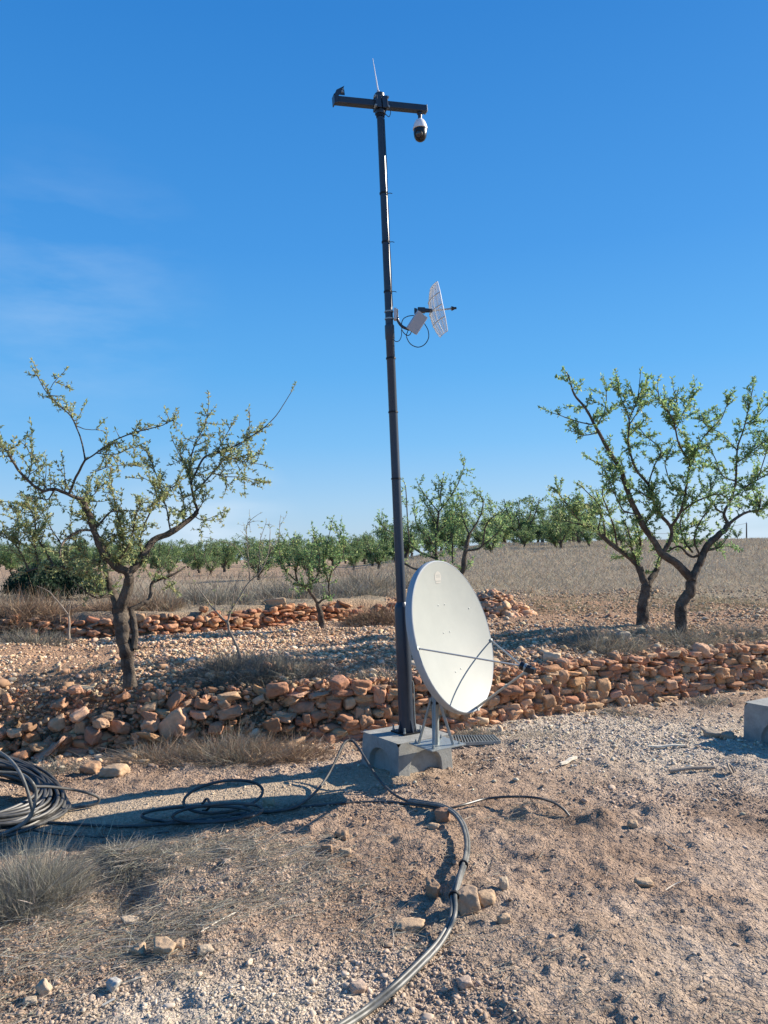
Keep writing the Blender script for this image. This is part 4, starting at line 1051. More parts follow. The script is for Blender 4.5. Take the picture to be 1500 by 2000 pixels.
def tussock(px, py, r, h, n, cols, label, seed, name='dry_bush', Y=None, wid=.0035, lean=.5, bend=.35, seg=3, group='dry bushes and weeds'):
    g = G(px, py) if Y is None else np.array([*P(px, py, Y)[:2], 0])
    if Y is not None: g[2] = gz(g[0], g[1])
    rgx = np.random.default_rng(seed); a = rgx.uniform(0, 2*pi, n); rr = np.sqrt(rgx.random(n))*r*(1+.45*np.sin(3*a+seed)*rgx.random(n))
    b = np.stack([np.cos(a)*rr, np.sin(a)*rr*.7, -np.ones(n)*.015+(H(g[0]+np.cos(a)*rr, g[1]+np.sin(a)*rr*.7)-g[2])], 1)
    d = np.stack([np.cos(a)*rr/r*lean+rgx.normal(scale=.3*(1+lean), size=n), np.sin(a)*rr/r*lean+rgx.normal(scale=.3*(1+lean), size=n), np.ones(n)*rgx.uniform(.3, 1.1, n)], 1); d /= np.linalg.norm(d, axis=1)[:, None]
    L = h*rgx.uniform(.25, 1.15, n)*np.clip(1.1-.5*(rr/r), .3, 2)*(.65+.7*vn(np.cos(a)*rr/r*3+seed, np.sin(a)*rr/r*3, seed))
    hp_ = vn(b[:, 0]*14+seed*3.1, b[:, 1]*14, 3)
    d = d+np.stack([hp_-.5, vn(b[:, 0]*11, b[:, 1]*11+seed, 4)-.5, 0*hp_], 1)*1.1; d /= np.linalg.norm(d, axis=1)[:, None]
    brk = rgx.random(n) < .12
    V, F, C = blades(b, d, L*np.where(brk, .6, 1), np.clip(rgx.lognormal(-.1, .5, n), .4, 2.6)*wid, rgx.uniform(.1, 1.3, n)*bend*np.where(brk, 2.2, 1), pick(cols, n, rgx, .2)*(.75+.5*hp_[:, None]), seg, rgx)
    o = mesh_np(name, V, F, M_grass, None, False, C); o.location = g; tag(o, label, 'bush', group); return o
tussock(62, 1760, .20, .32, 5200, GREYW*1.15, 'large grey feathery tussock in the left foreground', 1, 'grass_tussock', wid=.0022, lean=.35, bend=.25)
tussock(70, 1760, .22, .42, 90, STRAW*1.3, 'few tall pale stems rising out of the big feathery tussock', 91, 'dry_weed', wid=.004, lean=.4, bend=.25)
tussock(195, 1640, .16, .26, 26, STRAW*1.35, 'few tall pale stems standing in front of the cable coil', 92, 'dry_weed', wid=.0035, lean=.25, bend=.15)
tussock(15, 1790, .2, .26, 2600, GREYW, 'grey dry tussock cut by the left edge, behind the big feathery one', 2, 'grass_tussock', wid=.0022)
tussock(245, 1700, .26, .12, 5200, GREYW*1.1, 'flattened grey mat of weeds beside the dark hollow left of centre', 3, 'weed_mat', wid=.0026, lean=1.8, bend=.9)
tussock(385, 1690, .28, .09, 4200, GREYW*1.15, 'flattened grey weed mat right of the hollow mat', 4, 'weed_mat', wid=.0026, lean=1.8, bend=.9)
tussock(535, 1318, .5, .27, 6500, np.concatenate([GREYW*.95, STRAW[:2]]), 'wide dark grey bush on the wall top left of the mast', 5, wid=.004, lean=.9, bend=.5)
tussock(440, 1325, .36, .26, 3600, np.concatenate([GREYW, STRAW[:2]]), 'grey weeds on the wall top, left of the wide dark bush', 6, wid=.004, lean=.9, bend=.5)
tussock(740, 1350, .2, .25, 1800, GREYW*.9, 'grey bush on the wall top right behind the mast', 7, wid=.004, lean=.9, bend=.5)
tussock(560, 1478, .3, .24, 3000, RUSSET, 'brown weeds at the wall foot above the arching cable', 8, wid=.003, lean=.9, bend=.6)
tussock(455, 1482, .36, .30, 5200, np.concatenate([GREYW, RUSSET]), 'thick tangled dry weeds at the wall foot, left of centre', 9, wid=.003, lean=.9, bend=.6)
tussock(320, 1484, .34, .24, 4000, np.concatenate([RUSSET, GREYW[:2]]), 'russet brown weeds at the wall foot below the left tree', 10, wid=.003, lean=.9, bend=.6)
tussock(105, 1508, .22, .16, 1200, GREYW, 'dark dead twiggy bush at the wall foot above the cable coil', 11, wid=.003, lean=.9, bend=.6)
for q_, (px_, py_) in enumerate([(30, 1420), (110, 1440), (205, 1430), (300, 1425), (395, 1420), (250, 1385), (345, 1385), (60, 1375)]):
    tussock(px_, py_, .24, .17, 1100, np.concatenate([GREYW, RUSSET[:2], STRAW[:1]]), ['brown weeds on the slumped wall above the coil', 'weeds on the slumped wall beside the rounded boulder', 'dry weeds half way up the slumped wall right of the boulder', 'dry weeds on the slumped wall straight below the left tree', 'weeds near the middle of the slumped wall, right of the tree', 'weeds high on the bank below the left tree', 'weeds high on the bank just right of the left tree', 'weeds high on the bank at the left edge'][q_], 200+q_, wid=.003, lean=1.0, bend=.8)
tussock(340, 1345, .22, .12, 1200, GREYW, 'grey grass at the foot of the left tree trunk', 12, wid=.0035, lean=.9, bend=.6)
tussock(105, 1368, .2, .12, 900, STRAW, 'dry grass on the bank beside the long pale slab', 13, wid=.0035, lean=.9, bend=.6)
tussock(925, 1440, .22, .16, 1600, np.concatenate([STRAW, GREYW]), 'dry weeds behind the concrete block under the dish', 14, wid=.0035, lean=.8, bend=.6)
tussock(1050, 1440, .3, .13, 1500, STRAW*1.25, 'pale straw tuft right of the dish stand at the wall foot', 15, wid=.003, lean=1.1, bend=.6)
tussock(1215, 1395, .2, .12, 1000, GREYW, 'low grey weeds at the wall foot below the right hand trees', 16, wid=.004, lean=.9, bend=.6)
tussock(1385, 1375, .24, .14, 1200, GREYW, 'low grey weeds at the wall foot left of the right block', 17, wid=.004, lean=.9, bend=.6)
tussock(1185, 1262, .5, .28, 4200, np.concatenate([GREYW, STRAW[:2]]), 'dark grey bush on the wall top below the left trunk of the pair', 18, wid=.0045, lean=.9, bend=.5)
tussock(1330, 1250, .5, .24, 3600, np.concatenate([GREYW, STRAW[:2]]), 'grey bush on the wall top below the bent trunk', 19, wid=.0045, lean=.9, bend=.5)
tussock(1455, 1238, .3, .2, 1800, GREYW, 'grey weeds on the wall top at the right edge', 20, wid=.0045, lean=.9, bend=.5)
tussock(45, 1202, .5, .42, 3000, RUSSET, 'reddish dry bush above the far low wall at the left edge', 21, wid=.006, lean=.4)
tussock(60, 1255, .45, .22, 2200, GREYW*.8, 'dark grey bush covering the left end of the far low wall', 22, wid=.006, lean=.6)
tussock(215, 1195, .4, .3, 2200, RUSSET, 'russet dry grass clump above the far low wall behind the left trunk', 23, wid=.006, lean=.5)
tussock(300, 1190, .36, .3, 2200, np.concatenate([RUSSET, STRAW[:2]]), 'tan feathery clump above the far low wall right of the left trunk', 24, wid=.006, lean=.5)
tussock(715, 1122, .35, .5, 1800, STRAW*1.1, 'tall straw coloured tussock left of the mast on the upper field', 25, wid=.008, lean=.45, Y=13)
tussock(680, 1160, .6, .35, 2600, GREYW*.95, 'broad grey brown clump on the bank left of the mast collar', 26, wid=.007, lean=.5, Y=11.6)
tussock(745, 1205, .5, .3, 2600, RUSSET*.8, 'dark brown thicket at the end of the far low wall behind the mast', 27, wid=.006, lean=.5, Y=9.9)
tussock(570, 1160, .55, .33, 2200, GREYW, 'grey clump above the far wall behind the small bushy almond', 28, wid=.007, lean=.5, Y=11.2)
tussock(410, 1165, .6, .34, 2600, GREYW, 'grey dry clump above the far wall behind the bare sapling', 29, wid=.007, lean=.5, Y=10.6)

# =================================================================== CONCRETE BLOCKS
def concrete_block(name, label, corner, theta, s, h, zt, arch_w=.5, group=None, tw=.94):
    """corner: near vertical edge point at ground; front face runs along T, left face runs along -N2"""
    T = np.array([cos(theta), sin(theta), 0]); Bk = np.array([-sin(theta), cos(theta), 0]); Zv = np.array([0, 0, 1.])
    cx = corner+T*s/2+Bk*s/2; cx = np.array([cx[0], cx[1], 0])
    zb = zt-h; mb = MB()
    def face(origin_dir, tdir):
        # face plane point: at height fraction v (0..1), u in -1..1
        def S(u, v, dep=0):
            half = s/2*(1+(tw-1)*v); return cx+origin_dir*(half-dep)+tdir*u*half+Zv*(zb+h*v)
        n = 24; aw = arch_w; ah = .76
        inner, outer = [], []
        for i in range(n+1):
            t = i/n
            if t < .3: q = t/.3; iu, iv = -aw, q*.42
            elif t < .7: a = pi-(t-.3)/.4*pi; iu, iv = cos(a)*aw, .42+sin(a)*(ah-.42)
            else: q = (1-t)/.3; iu, iv = aw, q*.42
            if t < .3: ou, ov = -1, (t/.3)*.8
            elif t < .7:
                qq = (t-.3)/.4; 
                if qq < .15: ou, ov = -1, .8+.2*qq/.15
                elif qq > .85: ou, ov = 1, 1-.2*(qq-.85)/.15
                else: ou, ov = -1+2*(qq-.15)/.7, 1
            else: ou, ov = 1, ((1-t)/.3)*.8
            inner.append((iu, iv)); outer.append((ou, ov))
        V = [S(*o) for o in outer]+[S(*i) for i in inner]+[S(i[0]*.96, i[1]*.97, .045) for i in inner]
        F = []
        for i in range(n):
            F.append((i, i+1, n+1+i+1, n+1+i)); F.append((n+1+i, n+2+i, 2*n+2+i+1, 2*n+2+i))
        F.append(tuple(range(2*n+2, 3*n+3)))
        mb.add(V, F)
    face(-Bk, T); face(-T, -Bk); face(Bk, -T); face(T, Bk)
    ht = s/2*tw
    top = [cx+T*a*ht+Bk*b*ht+Zv*zt for a, b in ((-1, -1), (1, -1), (1, 1), (-1, 1))]
    mb.add(top, [(0, 1, 2, 3)])
    mb2 = mb; E = mb2.build(name, M_conc, None, False, 0, loc=np.array([cx[0], cx[1], zb]))
    # weld and soften arrises
    import bmesh
    bm = bmesh.new(); bm.from_mesh(E.data); bmesh.ops.remove_doubles(bm, verts=bm.verts, dist=.0008); bmesh.ops.recalc_face_normals(bm, faces=bm.faces); bm.to_mesh(E.data); bm.free()
    b = E.modifiers.new('bevel', 'BEVEL'); b.width = .005; b.segments = 2; b.limit_method = 'ANGLE'; b.angle_limit = R(40)
    tag(E, label, 'concrete block', group); return E, cx, T, Bk
YB = 5.33
cor = P(778, 1516, YB); ZT = P(776, 1455, YB)[2]
blk, bc, bT, bB = concrete_block('concrete_block', 'grey concrete block with arched recesses carrying the mast and the satellite dish', np.array([cor[0], cor[1], 0]), R(34), .485, ZT+.07, ZT, .58)
cor2 = P(1600, 1500, 5.75)
blk2, *_ = concrete_block('concrete_block', 'separate grey concrete block cut by the right edge of the picture', np.array([cor2[0], cor2[1], 0]), R(31), .62, .46, P(1600, 1398, 5.75)[2])

# =================================================================== MAST
YM = bc[1]+.02
def mp_(py): return 795+(741-795)*(1438-py)/(1438-185.)
def MPt(py, dy=0): return P(mp_(py), py, YM+dy)
px2m = YM/FPX
mbase = np.array([*MPt(1438)[:2], ZT]); 
mast = Thing('camera_mast', mbase, 'tall dark grey tubular steel mast leaning slightly left, with cross arm on top', 'mast')
up = unit(MPt(185)-MPt(1438)); 
def prof(sections):
    return [(np.dot(MPt(py)-mbase, up), r*px2m) for py, r in sections]
mb = MB(); mb.add(*lathe(mbase+up*0, up, [(0.008, 14.8*px2m)]+prof([(1300, 14.6), (1186, 14), (1184, 13.4), (1176, 9.6)]), 12)); mast.part('lower_tube', mb, M_pole)
mb = MB(); mb.add(*lathe(mbase, up, prof([(1176, 9.3), (900, 8.8), (664, 8.5), (662, 9.5), (636, 9.5), (634, 7.7), (400, 7.4), (205, 7.3)]), 12)); mast.part('upper_tube', mb, M_pole)
mb = MB(); mb.add(*lathe(mbase, up, prof([(206, 8.6), (196, 9.8), (184, 9.8), (183, 8)]), 12)); mast.part('top_cap', mb, M_pole)
# base flange, gussets, bolts
mb = MB(); mb.add(*box(mbase+np.array([0, 0, .006]), (bT, bB, AX[2]), (.085, .085, .006))); mast.part('base_plate', mb, M_poledk, False)
for k in range(4):
    a = R(34)+k*pi/2; d = np.array([cos(a), sin(a), 0]); n_ = np.array([-d[1], d[0], 0])
    mb = MB(); r1 = .052; V = [mbase+d*r1*.9+n_*.003+np.array([0, 0, .012]), mbase+d*.082+n_*.003+np.array([0, 0, .012]), mbase+d*r1*.9+n_*.003+np.array([0, 0, .12]),
                        mbase+d*r1*.9-n_*.003+np.array([0, 0, .012]), mbase+d*.082-n_*.003+np.array([0, 0, .012]), mbase+d*r1*.9-n_*.003+np.array([0, 0, .12])]
    mb.add(V, [(0, 1, 2), (5, 4, 3), (0, 3, 4, 1), (1, 4, 5, 2), (2, 5, 3, 0)]); mast.part('gusset', mb, M_pole, False)
    a += pi/4; d = np.array([cos(a), sin(a), 0]); p = mbase+d*.1
    mb = MB(); mb.add(*lathe(p, AX[2], [(0.012, .011), (.024, .011)], 6)); mb.add(*lathe(p, AX[2], [(.024, .006), (.05, .006)], 8)); mast.part('anchor_bolt', mb, M_galv)
# cable ties
for py in (228, 378, 473, 570, 700, 805, 935):
    c = MPt(py); hh = np.dot(c-mbase, up); r = (8.0 if py < 640 else 9.2)*px2m
    mb = MB(); mb.add(*lathe(mbase, up, [(hh-.006, r+.0022), (hh+.006, r+.0022)], 16))
    if py in (378, 473, 570):
        q = c+np.array([r*.95, 0, 0]); mb.add(*tube(cr([q, q+np.array([.02, -.005, 0]), q+np.array([.036, -.008, -.006])], 3), .0028, 5))
    mast.part('cable_tie', mb, M_poledk)
# steel bands of the side bracket
for py in (609, 623):
    hh = np.dot(MPt(py)-mbase, up); mb = MB(); mb.add(*lathe(mbase, up, [(hh-.005, 8.9*px2m), (hh+.005, 8.9*px2m)], 16)); mast.part('steel_band', mb, M_galv)
# signal cable running down the shaft
side = unit(np.array([.85, -.52, 0]))
pts = [MPt(py)+side*(rr*px2m) for py, rr in [(235, 9.0), (300, 9.4), (330, 10), (378, 8.8), (430, 9.2), (473, 8.8), (520, 9.4), (570, 8.8), (600, 9.4)]]
mb = MB(); mb.add(*tube(cr(pts, 5), .0032, 6)); mast.part('signal_cable', mb, M_black)
side2 = unit(np.array([.99, -.1, 0]))
pts = [MPt(py)+side2*(rr*px2m) for py, rr in [(1330, 15.5), (1345, 17), (1380, 16.5), (1415, 17), (1432, 20)]]
mb = MB(); mb.add(*tube(cr(pts, 5), .006, 6)); mast.part('conduit', mb, M_galv)
# cross arm
Zt = 205; A0 = P(652, 196, YM-.11); A1 = P(831, 214, YM+.11); ad = unit(A1-A0)
# put arm just in front of shaft
fw = unit(np.cross(up, ad)); 
if fw[1] > 0: fw = -fw
off = fw*0.0
aU = unit(up-ad*np.dot(up, ad)); c = (A0+A1)/2+off; hl = np.linalg.norm(A1-A0)/2
mb = MB(); mb.add(*box(c, (ad, fw, aU), (hl, .026, .026))); arm = mast.part('cross_arm', mb, M_pole, False, .006)
mb = MB(); mb.add(*box(A1+ad*.003, (ad, fw, aU), (.004, .0275, .0275))); mast.part('arm_end_cap', mb, M_galv, False, .002)
# clamp around the shaft
cc = MPt(205)
for sgn in (-1, 1):
    mb = MB(); mb.add(*box(cc+ad*sgn*.040+fw*.012, (ad, fw, aU), (.007, .045, .046))); mb.add(*box(cc+fw*.050+ad*sgn*.02, (ad, fw, aU), (.016, .004, .046)))
    mast.part('clamp', mb, M_pole, False, .003)
for sx in (-1, 1):
    for sz in (-1, 1):
        q = cc+ad*sx*.05+aU*sz*.036; mb = MB(); mb.add(*lathe(q, fw, [(.02, .007), (.06, .007)], 6)); mb.add(*lathe(q, fw, [(.045, .011), (.055, .011)], 6)); mast.part('clamp_bolt', mb, M_galv)
# collar plates below arm
mb = MB(); hh = np.dot(MPt(222)-mbase, up); mb.add(*lathe(mbase, up, [(hh-.008, .041), (hh+.02, .041)], 8)); mast.part('collar', mb, M_pole, False)
pts = [P(752, 222, YM-.05), P(760, 228, YM-.05), P(763, 216, YM-.05), P(757, 208, YM-.05)]
mb = MB(); mb.add(*tube(cr(pts, 6), .003, 6)); mast.part('cable_loop', mb, M_black)
# left end bracket: upturned angled plate
mb = MB(); T0 = aU; b0 = A0+ad*.004
outl = [(-.002, -.032), (-.004, .03), (.012, .062), (.040, .078), (.075, .098), (.068, .082), (.072, .06), (.074, .03), (.04, .03), (.03, .0299), (.012, -.032)]
n = len(outl)
V = [b0+ad*a+aU*b-fw*.034 for a, b in outl]+[b0+ad*a+aU*b-fw*.026 for a, b in outl]
V = [v+fw*.062 for v in V]
mb.add(V, [tuple(range(n)), tuple(range(2*n-1, n-1, -1))]+[(i, i+n, (i+1) % n+n, (i+1) % n) for i in range(n)])
mb.add(*box(b0-ad*.004, (ad, fw, aU), (.004, .033, .034)))
mast.part('end_bracket', mb, M_pole, False)
mb = MB(); mb.add(*lathe(b0+ad*.055+aU*.05+fw*.03, fw, [(0, .009), (.016, .009)], 10)); mb.add(*lathe(b0+ad*.062+aU*.07+fw*.03, fw, [(0, .006), (.012, .006)], 8)); mast.part('bracket_bolt', mb, M_galv)

# whip antenna
w0 = P(739.5, 184, YM); w1 = P(728, 114, YM+.02)
t = Thing('whip_antenna', w0, 'thin pale whip antenna sticking up from the top of the mast', 'antenna')
mb = MB(); mb.add(*tube([w0+(w1-w0)*s for s in np.linspace(0, 1, 8)], np.linspace(.0058, .0022, 8), 8)); t.part('rod', mb, M_white)
mb = MB(); mb.add(*lathe(w0, w1-w0, [(-.004, .012), (.03, .010), (.034, .006)], 12)); t.part('base', mb, M_grey)

# dome camera
cp = P(820, 222, YM+.095); k = px2m*1.0; dn = np.array([0, 0, -1.]); 
t = Thing('dome_camera', cp, 'white and black dome security camera hanging from the right end of the cross arm', 'camera')
mb = MB(); mb.add(*lathe(cp, dn, [(-.002, .022), (.004, .022), (.006, .015), (.05, .015), (.054, .022)], 20)); t.part('mounting_neck', mb, M_pole)
mb = MB(); mb.add(*lathe(cp, dn, [(.044, .018), (.052, .030), (.070, .042), (.090, .050), (.108, .0545), (.118, .0565), (.124, .0565), (.126, .052)], 32)); t.part('housing', mb, M_white)
mb = MB(); mb.add(*lathe(cp, dn, [(.122, .050), (.128, .0515), (.160, .0505), (.185, .0465), (.205, .036), (.216, .020), (.219, .006)], 32)); ball = t.part('camera_ball', mb, M_black)
lc_ = cp+dn*.168; ld_ = unit([-.35, -.9, -.3])
mb = MB(); mb.add(*lathe(lc_, ld_, [(.03, .030), (.050, .030), (.0505, .026), (.048, .0255)], 24)); ln_ = t.part('lens_ring', mb, M_poledk)
mb = MB(); mb.add(*lathe(lc_, ld_, [(.0475, .024), (.051, .014), (.0525, .004)], 20)); t.part('lens', mb, mat('lens_glass', (.02, .02, .03), rough=.08, spec=.8))

# ------------------------------------------------ grid antenna on bracket
gc = P(850, 606, YM-.02)
t = Thing('grid_antenna', gc, 'small white curved wire grid antenna pointing right, halfway up the mast', 'antenna')
GN = unit([.955, .22, .19]); GU = unit(np.cross([0, 0, 1.], GN)); GV = unit(np.cross(GN, GU)); GU = -GU if GU[1] > 0 else GU
tilt = R(9); GU2 = GU*cos(tilt)+GV*sin(tilt)*0.0; 
def gp(u, v): # u horizontal half-width .15, v vertical half-height .18
    dep = 1.15*(u*u+v*v)-.02; return gc+GU*u+GV*v+GN*dep
hw, hv = .155, .185
def outline_w(v): return hw*(1-.42*(abs(v)/hv)**2.4)
mb = MB()
for i in range(38):
    v = -hv+2*hv*i/37; ww = outline_w(v); mb.add(*tube([gp(ww*s, v) for s in np.linspace(-1, 1, 13)], .0027, 5))
for sgn in (-1, 1):
    mb.add(*tube([gp(sgn*outline_w(v), v) for v in np.linspace(-hv, hv, 17)], .0036, 6))
for v in (-hv, hv): mb.add(*tube([gp(outline_w(v)*s, v) for s in np.linspace(-1, 1, 13)], .0036, 6))
t.part('grid', mb, M_white)
for uu in (-.62, -.22, .22, .62):
    mb = MB(); mb.add(*tube([gp(outline_w(v)*uu, v)+GN*.003 for v in np.linspace(-hv, hv, 17)], .0032, 6)); t.part('rib', mb, M_grey)
for vv in (-.09, 0.0, .09):
    mb = MB(); mb.add(*tube([gp(outline_w(vv)*s, vv)-GN*.005 for s in np.linspace(-1, 1, 13)], .0038, 6)); t.part('cross_rib', mb, M_grey)
fp = gp(0, 0); fe = P(888, 602, (fp+GN*.16)[1])
mb = MB(); mb.add(*tube([fp-GN*.02, fp+(fe-fp)*.97], .0065, 8)); t.part('feed_rod', mb, M_galv)
mb = MB(); mb.add(*tube([P(826, 606, YM), fp-GN*.004], [.018, .013], 10)); t.part('back_hub', mb, M_pole)
fdv = unit(fe-fp); mb = MB(); mb.add(*lathe(fe, fdv, [(-.028, .006), (-.026, .016), (-.022, .017), (.002, .008), (.006, .009), (.012, .009), (.013, .003)], 16)); t.part('feed_head', mb, M_black)
mb = MB(); q0 = P(830, 605, YM); mb.add(*box(P(823, 606, YM), (unit([1, 0, -.05]), AX[1], AX[2]), (.028, .022, .018))); mb.add(*box(P(812, 608, YM), (unit([1, 0, -.3]), AX[1], AX[2]), (.012, .016, .02))); t.part('mount_block', mb, M_pole, False, .003)
mb = MB(); mb.add(*tube(cr([P(775, 604, YM), P(776, 622, YM), P(782, 634, YM), P(792, 641, YM), P(806, 643, YM), P(814, 632, YM+.01), P(818, 612, YM+.01)], 6), .0105, 10)); t.part('bracket_tube', mb, M_pole)
mb = MB(); mb.add(*box(P(772, 614, YM), (AX[0], AX[1], AX[2]), (.011, .03, .042))); t.part('bracket_plate', mb, M_grey, False, .003)
# radio box
rc = P(814, 630, YM-.05)
t2 = Thing('radio_box', rc, 'flat light grey radio box tilted on the bracket left of the grid antenna', 'radio unit')
rx = unit([.56, -.12, .82]); rn = unit(np.cross(rx, [.75, .35, -.5])); 
if rn[1] > 0: rn = -rn
ry = np.cross(rn, rx)
mb = MB(); mb.add(*box(rc, (rx, ry, rn), (.076, .044, .015))); t2.part('case', mb, mat('radio_case', (.40, .43, .48), rough=.45), False, .004)
mb = MB(); mb.add(*box(rc+ry*np.sign(ry[0])*.046, (rx, ry, rn), (.074, .0025, .013))); t2.part('lit_edge_strip', mb, M_white, False, .001)  # sunlit right edge of the case, painted as an added white strip
# loops of cable
lc2 = []
th = np.linspace(-.5*pi*.6, 1.5*pi, 26)
cpt = [P(829, 632, YM-.03), P(836, 645, YM-.04), P(837, 660, YM-.05), P(829, 673, YM-.05), P(816, 678, YM-.05), P(802, 672, YM-.04), P(794, 658, YM-.03), P(796, 648, YM-.03), P(800, 640, YM-.03)]
mb = MB(); mb.add(*tube(cr(cpt, 6), .0034, 6)); o = mb.build('cable_loop', M_black, None, True); tag(o, 'large round loop of thin black cable hanging below the radio box', 'cable')
cpt = [P(808, 616, YM-.02), P(796, 618, YM-.03), P(787, 624, YM-.04), P(784, 636, YM-.04), P(787, 648, YM-.04), P(795, 655, YM-.04), P(801, 653, YM-.04), P(804, 646, YM-.04)]
mb = MB(); mb.add(*tube(cr(cpt, 6), .0034, 6)); o = mb.build('cable_loop', M_black, None, True); tag(o, 'small thin cable loop curling left of the radio box', 'cable')
cpt = [P(784, 644, YM-.04), P(784, 656, YM-.04), P(780, 665, YM-.04), P(773, 667, YM-.04), P(768, 662, YM-.03)]
mb = MB(); mb.add(*tube(cr(cpt, 6), .003, 6)); o = mb.build('cable_loop', M_black, None, True); tag(o, 'short thin cable drooping from the small loop back to the mast shaft', 'cable')

# =================================================================== SATELLITE DISH
YD = 5.27
DC = P(889, 1240, YD-.1)
DNx = unit([.795, -.535, .25]); DU = unit(np.cross([0, 0, 1.], DNx)); DV = unit(np.cross(DNx, DU))
# in plane roll
rollp = R(0); DU_, DV_ = DU*cos(rollp)+DV*sin(rollp), DV*cos(rollp)-DU*sin(rollp); DU, DV = DU_, DV_
a_, b_ = .49, .50
def dp(r, th, off=0.):   # r 0..1
    dep = .062*(r*r-1); return DC+DU*a_*r*cos(th)+DV*b_*r*sin(th)+DNx*(dep+off)
base_d = np.array([*P(851, 1442, YD+.03)[:2], ZT])
dish = Thing('satellite_dish', base_d, 'large off white satellite dish facing right on a short galvanised stand', 'satellite dish')
nr_, na = 20, 72; V = []; F = []
for i in range(1, nr_+1):
    for j in range(na): V.append(dp(i/nr_, j*2*pi/na))
V.append(dp(0, 0)); cI = len(V)-1
for j in range(na): F.append((cI, j, (j+1) % na))
for i in range(nr_-1):
    for j in range(na): F.append((i*na+j, (i+1)*na+j, (i+1)*na+(j+1) % na, i*na+(j+1) % na))
mb = MB(); mb.add(V, F); 
refl = mb.build('reflector', M_dish, None, True, loc=base_d, recalc=False); refl.parent = dish.e; refl.location = (0, 0, 0)
# rim lip with rolled edge and back shell
prof_ = [(1.0, 0.0), (1.012, .003), (1.022, 0.0), (1.03, -.012), (1.032, -.036), (1.018, -.05), (.99, -.052), (.8, -.085), (.5, -.115), (.2, -.125), (.02, -.127)]
V = []; F = []
for (s, d) in prof_:
    for j in range(na): th = j*2*pi/na; V.append(DC+DU*a_*s*cos(th)+DV*b_*s*sin(th)+DNx*d)
for i in range(len(prof_)-1):
    for j in range(na): F.append((i*na+j, i*na+(j+1) % na, (i+1)*na+(j+1) % na, (i+1)*na+j))
mb = MB(); mb.add(V, F); dish.part('rim', mb, M_dishback)
# sticker: round with flat bottom, plus thin band
def surf(u, v, off=.0015):
    r = math.hypot(u/a_, v/b_); return DC+DU*u+DV*v+DNx*(.062*(r*r-1)+off)
def patch(outl, mat_, name, off=.0015, par=None):
    V = [surf(u, v, off) for u, v in outl]; cu = np.mean([o_[0] for o_ in outl]); cv = np.mean([o_[1] for o_ in outl]); V.append(surf(cu, cv, off)); n = len(outl)
    mb = MB(); mb.add(V, [(i, (i+1) % n, n) for i in range(n)]); return dish.part(name, mb, mat_, False, 0, par)
su, sv, sr = -.005, .40, .040
# DU points which way on screen? choose so +u is screen right
def scr(p):
    q = p-CAM; return CX+FPX*np.dot(q, r_)/np.dot(q, f_), CY-FPX*np.dot(q, u_)/np.dot(q, f_)
print('dish: u+', scr(surf(.4, 0)), 'u-', scr(surf(-.4, 0)), 'top', scr(dp(1, pi/2)), 'bot', scr(dp(1, -pi/2)), 'L', scr(dp(1, pi)), 'R', scr(dp(1, 0)))
al = np.linspace(-.2*pi, 1.2*pi, 26)
st = patch([(su+sr*cos(a)*1.1, sv+sr*sin(a)) for a in al], M_sticker, 'sticker')
patch([(su-.037, sv-.029), (su+.037, sv-.029), (su+.030, sv-.037), (su, sv-.041), (su-.030, sv-.037)], M_sticker, 'sticker')
mb = MB()
for v0 in (sv+.012, sv-.0,):
    for q in range(5):
        uu = su-.024+q*.012; V = [surf(uu+a, v0+b, .0022) for a, b in ((0, 0), (.008, 0), (.008, .005), (0, .005))]; mb.add(V, [(0, 1, 2, 3)])
mk = dish.part('printed_mark', mb, M_stickerink, False, 0); mk.parent = st; mk.location = (0, 0, 0)
for (u, v) in [(-.04, .215), (.045, .215), (-.04, .03), (.045, .03), (-.03, -.235), (.05, -.225), (.33, .16)]:
    mb = MB(); q = surf(u, v, .0); mb.add(*lathe(q, DNx, [(0, .0045), (.003, .0045), (.0045, .002)], 8)); dish.part('rivet', mb, M_galv)
# feed: in the symmetry plane of the dish
dF = f_+(1026-CX)/FPX*r_+(CY-1303)/FPX*u_; tF = np.dot(DC-CAM, DU)/np.dot(dF, DU); FE = CAM+dF*tF
print('feed at', FE, 'dist', np.linalg.norm(FE-DC), 'Ncomp', np.dot(FE-DC, DNx), 'V', np.dot(FE-DC, DV))
fdir = unit(DC-DV*.05-FE)
def arm(p, q, r=.0055, sag=0):
    mb = MB(); mb.add(*tube([p+(q-p)*s for s in np.linspace(0, 1, 6)], r, 8)); return mb
pl = dp(1.0, pi+R(9)); pr_ = dp(1.0, R(-9)) ; pb = dp(1.0, -pi/2+.0)
# pick attachment points nearest to the ones in the photo
def rim_near(px, py):
    best = min(np.linspace(0, 2*pi, 721), key=lambda a: (scr(dp(1.01, a))[0]-px)**2+(scr(dp(1.01, a))[1]-py)**2); return dp(1.01, best), best
pl, al_ = rim_near(818, 1266); pr_, ar_ = rim_near(968, 1249); pb, ab_ = rim_near(930, 1380)
for p in (pl, pr_): dish.part('feed_arm', arm(p, FE+fdir*.02), M_rod)
dish.part('feed_arm', arm(pb-DNx*.03, FE-AX[2]*.03, .008), M_rod)
mid_ = pb-DNx*.03+(FE-AX[2]*.03-pb+DNx*.03)*.62
mb = MB(); mb.add(*tube([mid_+(FE-mid_)*s for s in (0, .08)], .0105, 8)); dish.part('arm_joint', mb, M_dish)
mb = MB()
for p in (pl, pr_, pb): mb.add(*box(p+DNx*.002, (DU, DV, DNx), (.012, .012, .004)))
dish.part('arm_bracket', mb, M_galv, False)
lnb = MB(); lnb.add(*lathe(FE, fdir, [(-.045, .012), (-.042, .021), (.01, .021), (.012, .026), (.03, .028), (.034, .024)], 20)); lo = dish.part('feed_horn', lnb, M_black)
